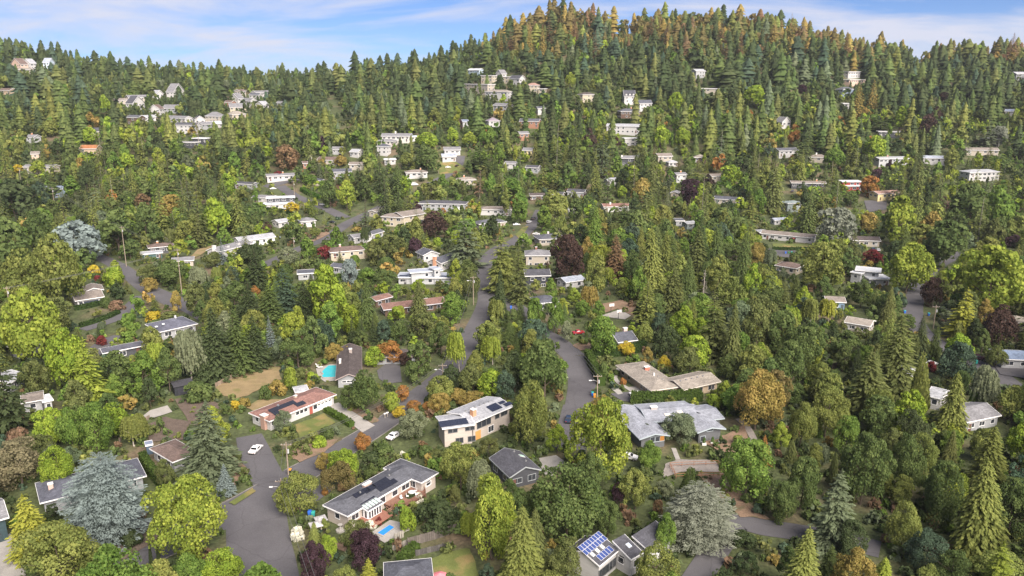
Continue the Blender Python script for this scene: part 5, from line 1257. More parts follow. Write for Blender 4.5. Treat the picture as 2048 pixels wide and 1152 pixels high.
def pole(u, v, vt, label, lamp=0, arm=True, ut=None):
    x, y, z = spot(u, v); lo, hi = 3.0, 22.0
    for _ in range(20):
        m = (lo + hi)/2
        if proj(x, y, z + m)[1] > vt: lo = m
        else: hi = m
    H = lo; r_ = empty('utility_pole', (x, y, z)); tag(r_, label, 'utility pole', 'utility poles')
    b = MB(); b.tube([(0,0,-.5),(0,0,H*.5),(0,0,H)], [.17,.15,.11], 8); b.build('post', 'wood', r_, (.26,.21,.17))
    if arm:
        b = MB(); b.box(-1.2,1.2,-.06,.06,H-.75,H-.62); b.build('crossarm', 'wood', r_, (.24,.19,.15))
        for q in (-1.05,-.4,.4,1.05):
            b = MB(); b.tube([(q,0,H-.62),(q,0,H-.42)],.05,6); b.build('insulator','plain',r_,(.5,.5,.5))
        b = MB(); b.tube([(.34,-.1,H-2.6),(.34,-.1,H-1.7)],.22,8); b.build('transformer','plain',r_,(.40,.41,.42))
    if lamp:
        b = MB(); b.tube([(0,0,H-2.2),(lamp*.9,-.2,H-1.7),(lamp*2.0,-.3,H-1.7)],.05,6); l_ = b.build('lamp_arm','metal',r_)
        b = MB(); b.box(lamp*2.0-.35,lamp*2.0+.35,-.45,-.15,H-1.80,H-1.64); b.build('lamp_head','plain',l_,(.65,.66,.68))
    POLES.append((x, y, z + H)); return (x, y, z + H)
p_a=pole(26,652,573,'tall wooden pole at the left edge beside the yellow-green ash')
p_b=pole(45,382,335,'far-left pole beside the gray-roofed house'); p_c=pole(113,437,375,'leaning pole in front of the blue-gray house'); p_d=pole(253,533,452,'pole beside the left street below the blue cedar')
p_e=pole(364,588,497,'pole at the wide end of the left street'); p_f=pole(577,950,884,'wooden pole at the street junction beside the dry bank'); p_g=pole(566,1014,957,'pole with street lamp among the shrubs at the junction',-1)
p_h=pole(886,763,727,'pole with street lamp above the orange trees',-1); p_i=pole(1194,802,748,'pole with street lamp beside the clipped hedge',-1); p_j=pole(1866,658,610,'dark pole beside the golden layered cedar')
p_k=pole(947,610,552,'pole with lamp beside the curving road',-1); p_l=pole(624,345,310,'brown pole beside the orange tree on the slope'); p_m=pole(877,347,320,'pole on the grass of the hill street')
p_n=pole(589,392,362,'pole at the hedge of the curved lane'); p_o=pole(588,494,474,'stub pole beside the willow lawn'); p_q=pole(398,292,214,'tall pole in front of the tall white house'); p_r=pole(200,294,270,'pole above the terracotta roof'); p_s=pole(1929,520,497,'pale pole above the right-hand street'); p_t=pole(1838,243,214,'pole on the upper right slope'); p_u=pole(1970,252,232,'lamp pole among purple trees at upper right',1)
def wire(a_, b_, label, sag=1.0, n=3):
    r_ = empty('power_line', tuple((np.array(a_) + np.array(b_))/2)); tag(r_, label, 'power line', 'power lines'); o = r_.location
    for k in range(n):
        off = (k - (n-1)/2)*.9; pts = []
        d = Vector((b_[0]-a_[0], b_[1]-a_[1], 0)).normalized(); sd_ = Vector((-d.y, d.x, 0))*off
        for i in range(15):
            t = i/14; p = Vector(a_)*(1-t) + Vector(b_)*t + sd_; p.z -= sag*4*t*(1-t) + .4; pts.append(p - o)
        m_ = MB(); m_.tube(pts, .04, 4); m_.build('cable', 'wire', r_)
wire(p_b,p_c,'power line between the two far-left poles'); wire(p_c,p_d,'power line crossing the left wood to the street pole'); wire(p_d,p_e,'power line above the teal cabin'); wire(p_a,p_e,'power line crossing the gray garage house')
_e=spot(640,1290); wire(p_g,(_e[0],_e[1],10.5),'power line running down to the bottom edge',.8,2); wire(p_f,p_h,'power line along the street behind the deck house',2,2); wire(p_g,p_f,'short power line across the junction',.3,2)
wire(p_h,p_k,'power line up the curving road',1.5,2); _e=spot(1040,600); wire(p_i,(_e[0],_e[1],11),'power line above the side street',1.2); _e=spot(2060,712); wire(p_j,(_e[0],_e[1],11),'power line over the right-hand street',1)
wire(p_n,p_l,'power line up the left lane',1,2)
# mailboxes
def mailbox(u, v, label):
    x, y, z = spot(u, v); r_ = empty('mailbox', (x, y, z), R(40)); tag(r_, label, 'mailbox')
    box('post','wood',(.1,.1,1.1),(0,0,.5),r_,(.4,.35,.3)); b=MB(); b.tube([(-.3,0,1.2),(.3,0,1.2)],.17,8); b.build('case','plain',r_,(.7,.7,.7)); box('flag','plain',(.04,.02,.2),(.1,-.2,1.35),r_,(.4,.05,.05))
mailbox(770,836,'white mailbox at the kerb, left of the pair'); mailbox(775,834,'white mailbox at the kerb, right of the pair')
# ------------------------------------------------------------ pools and garden things
def pool(name, label, px, color, up=.10, rimc=(.55,.56,.56), rimw=.45):
    P = [np.array(spot(u, v)[:2]) for u, v in px]; c = np.mean(P, axis=0); P = [p - c for p in P]; n = len(P)
    if sum(P[k][0]*P[(k+1) % n][1] - P[(k+1) % n][0]*P[k][1] for k in range(n)) < 0: P = P[::-1]
    r_ = empty(name, (c[0], c[1], terr(*c) + LAY[0])); tag(r_, label, 'pool')
    b = MB(); b.poly([(p[0], p[1], up*.5) for p in P], tuple(range(n))); b.build('water', 'water', r_, color)
    b = MB()
    for k in range(n):
        p, q = P[k], P[(k+1) % n]; po, qo = p*(1 + rimw/np.hypot(*p)), q*(1 + rimw/np.hypot(*q))
        b.poly([(p[0],p[1],0),(q[0],q[1],0),(q[0],q[1],up),(p[0],p[1],up),(po[0],po[1],up),(qo[0],qo[1],up),(po[0],po[1],-.02),(qo[0],qo[1],-.02)], (1,0,3,2),(3,4,5,2),(4,6,7,5))
    b.build('coping', 'concrete', r_)
    occupy([tuple(p + c) for p in P]); keep_px(px, proj(c[0], c[1], 0)[2]); return r_
pool('swimming_pool','turquoise swimming pool with notched edge beside the dark shake roof',[(657.4,733),(684,733),(677,756),(646.6,757),(644,753.5),(647.5,749.5),(644,746),(649,740)],(.045,.42,.50))
pool('plunge_pool','small bright blue rectangular pool below the wooden deck',[(755,1069),(779,1053),(789,1058),(767,1074)],(.03,.22,.62))
def lounger(u, v, rz, label):
    x, y, z = spot(u, v); r_ = empty('sun_lounger', (x, y, z + LAY[0]), R(rz)); tag(r_, label, 'sun lounger', 'loungers by the turquoise pool')
    box('seat','plain',(1.3,.65,.07),(.2,0,.35),r_,(.7,.7,.7)); box('backrest','plain',(.75,.65,.07),None,r_,(.7,.7,.7),mw=Matrix.Translation((-.72,0,.58)) @ Matrix.Rotation(R(38),4,'Y'))
    for sx in (-.4,.75):
        for sy in (-.28,.28): box('leg','metal',(.05,.05,.34),(sx,sy,.17),r_)
lounger(638,734,10,'white sun lounger at the pool, back one'); lounger(640,738,10,'white sun lounger at the pool, front one')
# deck furniture
def on_root(root, x, y, z): return root.matrix_basis @ Vector((x, y, z))
def chair(root, x, y, z, rz, label):
    p = on_root(root, x, y, z); r_ = empty('patio_chair', p, rz); tag(r_, label, 'chair', 'chairs on the wooden deck')
    box('seat','plain',(.5,.5,.06),(0,0,.44),r_,(.7,.7,.7)); box('backrest','plain',(.5,.06,.5),(0,.25,.72),r_,(.7,.7,.7))
    for sx in (-.21,.21):
        for sy in (-.21,.21): box('leg','metal',(.04,.04,.42),(sx,sy,.21),r_)
_cx=(x0+x1)/2+1.2; _cy=yf-2.4
p=on_root(H1.root,_cx,_cy,1.15); tb=empty('patio_table',p); tag(tb,'round pale table on the wooden deck','table'); b=MB(); b.tube([(0,0,.70),(0,0,.76)],.75,18); b.build('table_top','plain',tb,(.55,.56,.58)); b=MB(); b.tube([(0,0,0),(0,0,.70)],[.25,.06],8); b.build('pedestal','metal',tb)
for q,(dx,dy,rz,lb) in enumerate(((-1.3,0,1.6,'white deck chair left of the round table'),(1.3,.1,-1.6,'white deck chair right of the round table'),(-2.6,.5,.6,'white deck chair nearest the sunroom'),(.1,-1.25,3.1,'white deck chair in front of the round table'))): chair(H1.root,_cx+dx,_cy+dy,1.15,rz,lb)
def gazebo(u, v, s_, hh, label, rz=0.5):
    x, y, z = spot(u, v); r_ = empty('arbor', (x, y, z), rz); tag(r_, label, 'arbor')
    for sx in (-1, 1):
        for sy in (-1, 1): box('post','wood',(.14,.14,hh),(sx*s_*.4,sy*s_*.4,hh/2),r_,(.40,.36,.32))
    b=MB(); t=s_*.58; b.poly([(-t,-t,hh),(t,-t,hh),(t,t,hh),(-t,t,hh),(-t,-t,hh+.12),(t,-t,hh+.12),(t,t,hh+.12),(-t,t,hh+.12),(0,0,hh+.65)],(3,2,1,0),(0,1,5,4),(1,2,6,5),(2,3,7,6),(3,0,4,7),(4,5,8),(5,6,8),(6,7,8),(7,4,8)); b.build('roof','roof',r_,(.36,.35,.36),uv=True)
    b=MB(); b.box(-s_*.4,s_*.4,s_*.36,s_*.44,.1,hh-.1); b.build('back_panel','wood',r_,(.35,.31,.28))
gazebo(633,1072,2.0,2.4,'weathered wooden gate arbor with gray roof beside the street'); gazebo(643,1060,1.9,2.4,'second gray-roofed arbor behind the gate arbor')
x,y,z=spot(681,1062); r_=empty('stone_fountain',(x,y,z)); tag(r_,'pale stone garden fountain at the corner of the deck house','fountain'); b=MB(); b.tube([(0,0,0),(0,0,.35),(0,0,.4)],[.9,.9,.7],10); b.build('basin','concrete',r_); b=MB(); b.tube([(0,0,.4),(0,0,1.2)],[.28,.16],8); b.build('column','concrete',r_); b=MB(); b.tube([(0,0,1.2),(0,0,1.4)],[.2,.5],10); b.build('bowl','concrete',r_)
def fence(px, hh, label, color=(.115,.10,.092), bw=.42):
    P=[spot(u,v) for u,v in px]; r_=empty('board_fence',P[0]); tag(r_,label,'fence'); o=Vector(P[0])
    for k in range(len(P)-1):
        a_,b_=Vector(P[k]),Vector(P[k+1]); d=b_-a_; Ld=d.length; n=max(1,int(Ld/bw)); ang=math.atan2(d.y,d.x)
        for i in range(n):
            q=a_+d*(i+.5)/n-o; box('board','wood',(bw*.92,.05,hh*rnd.uniform(.96,1.03)),(q.x,q.y,q.z+hh/2),r_,(lambda k_: tuple(c*k_ for c in color))(rnd.uniform(.75,1.2)),rz=ang+rnd.uniform(-.02,.02))
        for i in range(int(Ld/2.6)+1):
            q=a_+d*min(1,i*2.6/Ld)-o; nrm=Vector((-d.y,d.x,0)).normalized()*.1; box('post','wood',(.14,.14,hh+.12),(q.x+nrm.x,q.y+nrm.y,q.z+hh/2),r_,color,rz=ang)
fence([(816,1094),(880,1076),(918,1062)],1.9,'gray board fence behind the big rhododendron'); fence([(758,1112),(798,1098),(818,1088)],1.2,'low pale fence below the small pool',(.20,.185,.17)); fence([(832,1112),(906,1094)],1.2,'low dark fence above the bottom lawn',(.085,.08,.08))
fence([(790,1082),(808,1074)],1.5,'pale lattice screen beside the small pool',(.24,.225,.20)); fence([(556,1100),(568,1152)],1.0,'low fence along the street verge',(.22,.18,.15)) if False else None
fence([(432,775),(470,755),(520,737)],1.4,'weathered fence behind the dry lawn',(.22,.17,.13)); fence([(1665,738),(1700,726)],1.8,'brown fence in the dark gap of the right wood',(.13,.10,.08)); fence([(240,885),(255,862),(300,838)],1.2,'low fence around the vegetable beds',(.20,.16,.13))
# garden frame of orange timber on the gravel yard
x,y,z=spot(1390,948); r_=empty('garden_trellis',(x,y,z)); tag(r_,'orange timber trellis frame around the raised bed','trellis')
for (xa,ya,xb,yb) in ((-5,3,6,4),(-5,3,-4.6,-2),(6,4,6.5,-1.2),(-4.6,-2,6.5,-1.2)):
    b=MB()
    for zz in (1.2,.6): b.tube([(xa,ya,zz),(xb,yb,zz)],.05,4)
    b.build('rail','wood',r_,(.33,.16,.09))
    for t in (0,.25,.5,.75): box('post','wood',(.1,.1,1.3),(xa+(xb-xa)*t,ya+(yb-ya)*t,.6),r_,(.28,.14,.09))
for i,(u,v) in enumerate(((1408,890),(1425,888),(1441,886))):
    x,y,z=spot(u,v); r_=empty('planter',(x,y,z)); tag(r_,['left','middle','right'][i]+' white planter with bamboo against the dark gray wall','planter','planters by the gray wall'); b=MB(); b.box(-.5,.5,-.3,.3,0,.55); b.build('trough','plain',r_,(.6,.6,.6)); add('foliage',proto('bush',i,'m')[0],r_,(.10,.16,.05),loc=(0,0,.4),scale=(1.1,.7,1.6))
# basketball hoops
for i,(u,v,lb) in enumerate(((1223,628,'tall basketball hoop at the back of the concrete court'),(1238,641,'basketball hoop at the front of the concrete court'))):
    x,y,z=spot(u,v); r_=empty('basketball_hoop',(x,y,z),.3); tag(r_,lb,'basketball hoop','hoops on the court'); b=MB(); b.tube([(0,.6,0),(0,.6,2.8),(0,0,3.2)],.09,6); b.build('post','plain',r_,(.05,.05,.06)); b=MB(); b.box(-.95,.95,-.06,-.02,2.9,4.0); b.build('backboard','plain',r_,(.6,.6,.62)); b=MB(); b.tube([(.25*math.cos(t),-.35+.25*math.sin(t),3.05) for t in np.linspace(0,6.28,13)],.03,4); b.build('rim','plain',r_,(.5,.15,.03))
# parasol at the bottom edge
x,y,z=spot(880,1172); r_=empty('parasol',(x,y,z)); tag(r_,'pink garden parasol at the bottom edge of the lawn','parasol'); b=MB(); b.tube([(0,0,0),(0,0,2.5)],.04,6); b.build('pole','metal',r_); b=MB(); n=8
ring=[(1.4*math.cos(2*math.pi*k/n),1.4*math.sin(2*math.pi*k/n),2.0) for k in range(n)]; b.poly(ring+[(0,0,2.6)],*[(k,(k+1)%n,n) for k in range(n)]); b.build('canopy','fabric',r_,(.62,.20,.24)); x,y,z=spot(873,1163); r_=None
h=House('gray lean-to shed behind the red-roofed house',[WG((590,786),(618,781),2.6,2.1,'shed',.25,.2)],'lg',(.26,.17,.13),name='shed',cat='shed',wins=False,keep=True,short='the gray lean-to shed')
# ------------------------------------------------------------ clipped hedges
def hedge(px, wd, hh, color, label, keep=False):
    P=[np.array(spot(u,v)[:2]) for u,v in px]; ln=lathe_line(P,6) if len(P)>2 else [P[0]+(P[1]-P[0])*t for t in np.linspace(0,1,9)]
    g=rng(hash_(label)); c=ln[len(ln)//2]; z0=terr(*c); r_=empty('hedge',(c[0],c[1],z0)); tag(r_,label,'hedge')
    Pt=[];Nr=[]; core=MB()
    for i in range(len(ln)-1):
        a_,b_=ln[i],ln[i+1]; d=b_-a_; Ls=np.hypot(*d); d=d/max(Ls,1e-6); nr=np.array([-d[1],d[0]]); dens=11 if math.hypot(*c)<260 else 5
        zz=terr(*a_)-z0
        q=[a_-nr*wd*.42-c,b_-nr*wd*.42-c,b_+nr*wd*.42-c,a_+nr*wd*.42-c]
        core.poly([(*v,zz-.3) for v in q]+[(*v,zz+hh*.92) for v in q],(4,5,6,7),(0,1,5,4),(1,2,6,5),(2,3,7,6),(3,0,4,7))
        for k in range(int(Ls*(wd+2*hh)*dens)):
            t=g.random(); s=g.random()*(wd+2*hh); p=a_+d*t*Ls-c
            if s<hh: Pt.append((*(p-nr*wd/2),zz+s)); Nr.append((*(-nr),.2))
            elif s<hh+wd: Pt.append((*(p+nr*(s-hh-wd/2)),zz+hh+g.normal(0,.05))); Nr.append((0,0,1))
            else: Pt.append((*(p+nr*wd/2),zz+s-hh-wd)); Nr.append((*nr,.2))
    Pt=np.array(Pt);Nn=unit(np.array(Nr)+g.normal(size=(len(Pt),3))*.4); V_,Q_=sprays(Pt,Nn,.42 if math.hypot(*c)<260 else .65,g); var=np.clip(.45+g.normal(0,.15,len(Q_)),0,1)
    add('foliage',np_mesh('hedge_leaves',V_,Q_,'leaf',var),r_,color)
    me=pymesh('hedge_core',core.v,core.f,'leaf'); at=me.attributes.new('var','FLOAT','FACE'); at.data.foreach_set('value',np.full(len(me.polygons),.25,dtype=np.float32)); add('branches',me,r_,color)
    for p in ln: occupy([(p[0]-1,p[1]-1),(p[0]+1,p[1]-1),(p[0]+1,p[1]+1),(p[0]-1,p[1]+1)])
    if keep:
        for i in range(len(ln)-1):
            a_,b_=ln[i],ln[i+1]; pp=[proj(*q,terr(*q)+zq)[:2] for q in (a_,b_) for zq in (0,hh)]; keep_px(hull(pp),proj(*a_,0)[2])
HG=(.075,.115,.03); HD=(.045,.075,.024)
hedge([(652,823),(680,838),(704,854)],1.7,1.3,(.09,.14,.03),'low clipped hedge along the concrete drive of the red-roofed house',True)
hedge([(1176,716),(1184,735),(1204,772)],2.2,3.0,HG,'tall clipped hedge along the side street',True); hedge([(1182,712),(1230,712),(1290,700)],2.0,3.2,HD,'tall dark hedge behind the tan-roofed house')
hedge([(1262,803),(1300,806),(1350,803),(1402,800)],3.0,2.8,HG,'shaggy hedge between the tan roof and the pale roofs'); hedge([(286,922),(300,945),(322,972)],1.6,2.6,HG,'arborvitae hedge between the slate roof and the brown hip roof',True)
hedge([(160,654),(200,643),(238,627)],1.8,1.4,HD,'long low hedge along the left driveway',True); hedge([(150,620),(180,615),(204,608)],2.4,1.6,HD,'clipped hedge under the gray garage house',True)
hedge([(604,382),(622,392),(640,398)],3,2.6,(.08,.15,.03),'bright clipped hedge on the inside of the lane'); hedge([(800,1132),(818,1112),(834,1100)],1.8,1.8,HG,'green hedge behind the bottom hip roof')
hedge([(1545,500),(1580,501),(1622,500)],1.6,1.6,HD,'dark hedge under the long white ranch',True); hedge([(925,408),(935,400),(945,395)],2.2,2.0,HG,'bright hedge right of the charcoal hip roof'); hedge([(968,262),(1000,262),(1024,261)],2,3,HD,'dark hedge wall below the white villa')
hedge([(1720,598),(1760,600),(1790,608)],3.2,3.2,HG,'wide hedge below the layered modern house'); hedge([(520,420),(560,425),(590,430)],2.4,2.2,HD,'dark hedge in front of the white modernist house'); hedge([(1050,485),(1075,481)],1,1,HD,'low hedge beside the road end',False); hedge([(1395,250),(1420,250)],2,3,HD,'dark hedge on the right slope'); hedge([(1215,246),(1250,246),(1275,246)],1.6,3.5,HD,'row of clipped conifers above the long white house')
# ------------------------------------------------------------ trees
PAL = dict(yg=(.185,.195,.035),lg=(.165,.225,.03),ye=(.33,.26,.03),go=(.25,.165,.045),or_=(.26,.115,.035),ru=(.17,.085,.05),rd=(.14,.03,.03),pu=(.05,.03,.038),mg=(.075,.105,.033),dg=(.042,.062,.027),ol=(.105,.105,.038),bg=(.055,.085,.055),sb=(.21,.24,.225),pg=(.15,.17,.10),br=(.15,.10,.065),bd=(.055,.036,.03),fg=(.10,.155,.033),yo=(.15,.15,.042),ps=(.29,.30,.235),pk=(.22,.15,.11),fl=(.50,.49,.42),gb=(.105,.13,.075))
PAL.update(ps=(.175,.19,.148), sb=(.155,.19,.185), yl=(.225,.235,.04), pk=(.16,.145,.085), bo=(.125,.105,.042), ol=(.098,.115,.04), yo=(.138,.158,.044), yg=(.175,.215,.036), go=(.21,.165,.05), mg=(.078,.108,.036), dg=(.050,.068,.030), or_=(.24,.125,.04), ru=(.15,.10,.055))
PAL = {k_: tuple(1.46*(.97*c_ + .03*(sum(v_)/3)) for c_ in v_) for k_, v_ in PAL.items()}
CW = dict(yg='yellow-green',lg='lime green',ye='golden yellow',go='amber',or_='orange',ru='rusty brown',rd='dark red',pu='purple',mg='mid green',dg='dark green',ol='olive',bg='blue-green',sb='silver-blue',pg='gray-green',br='brownish',bd='dark copper',fg='fresh green',yo='yellowish olive',ps='pale silver',pk='pinkish brown',fl='white-flowered',gb='sage green',yl='golden green',bo='bronze')
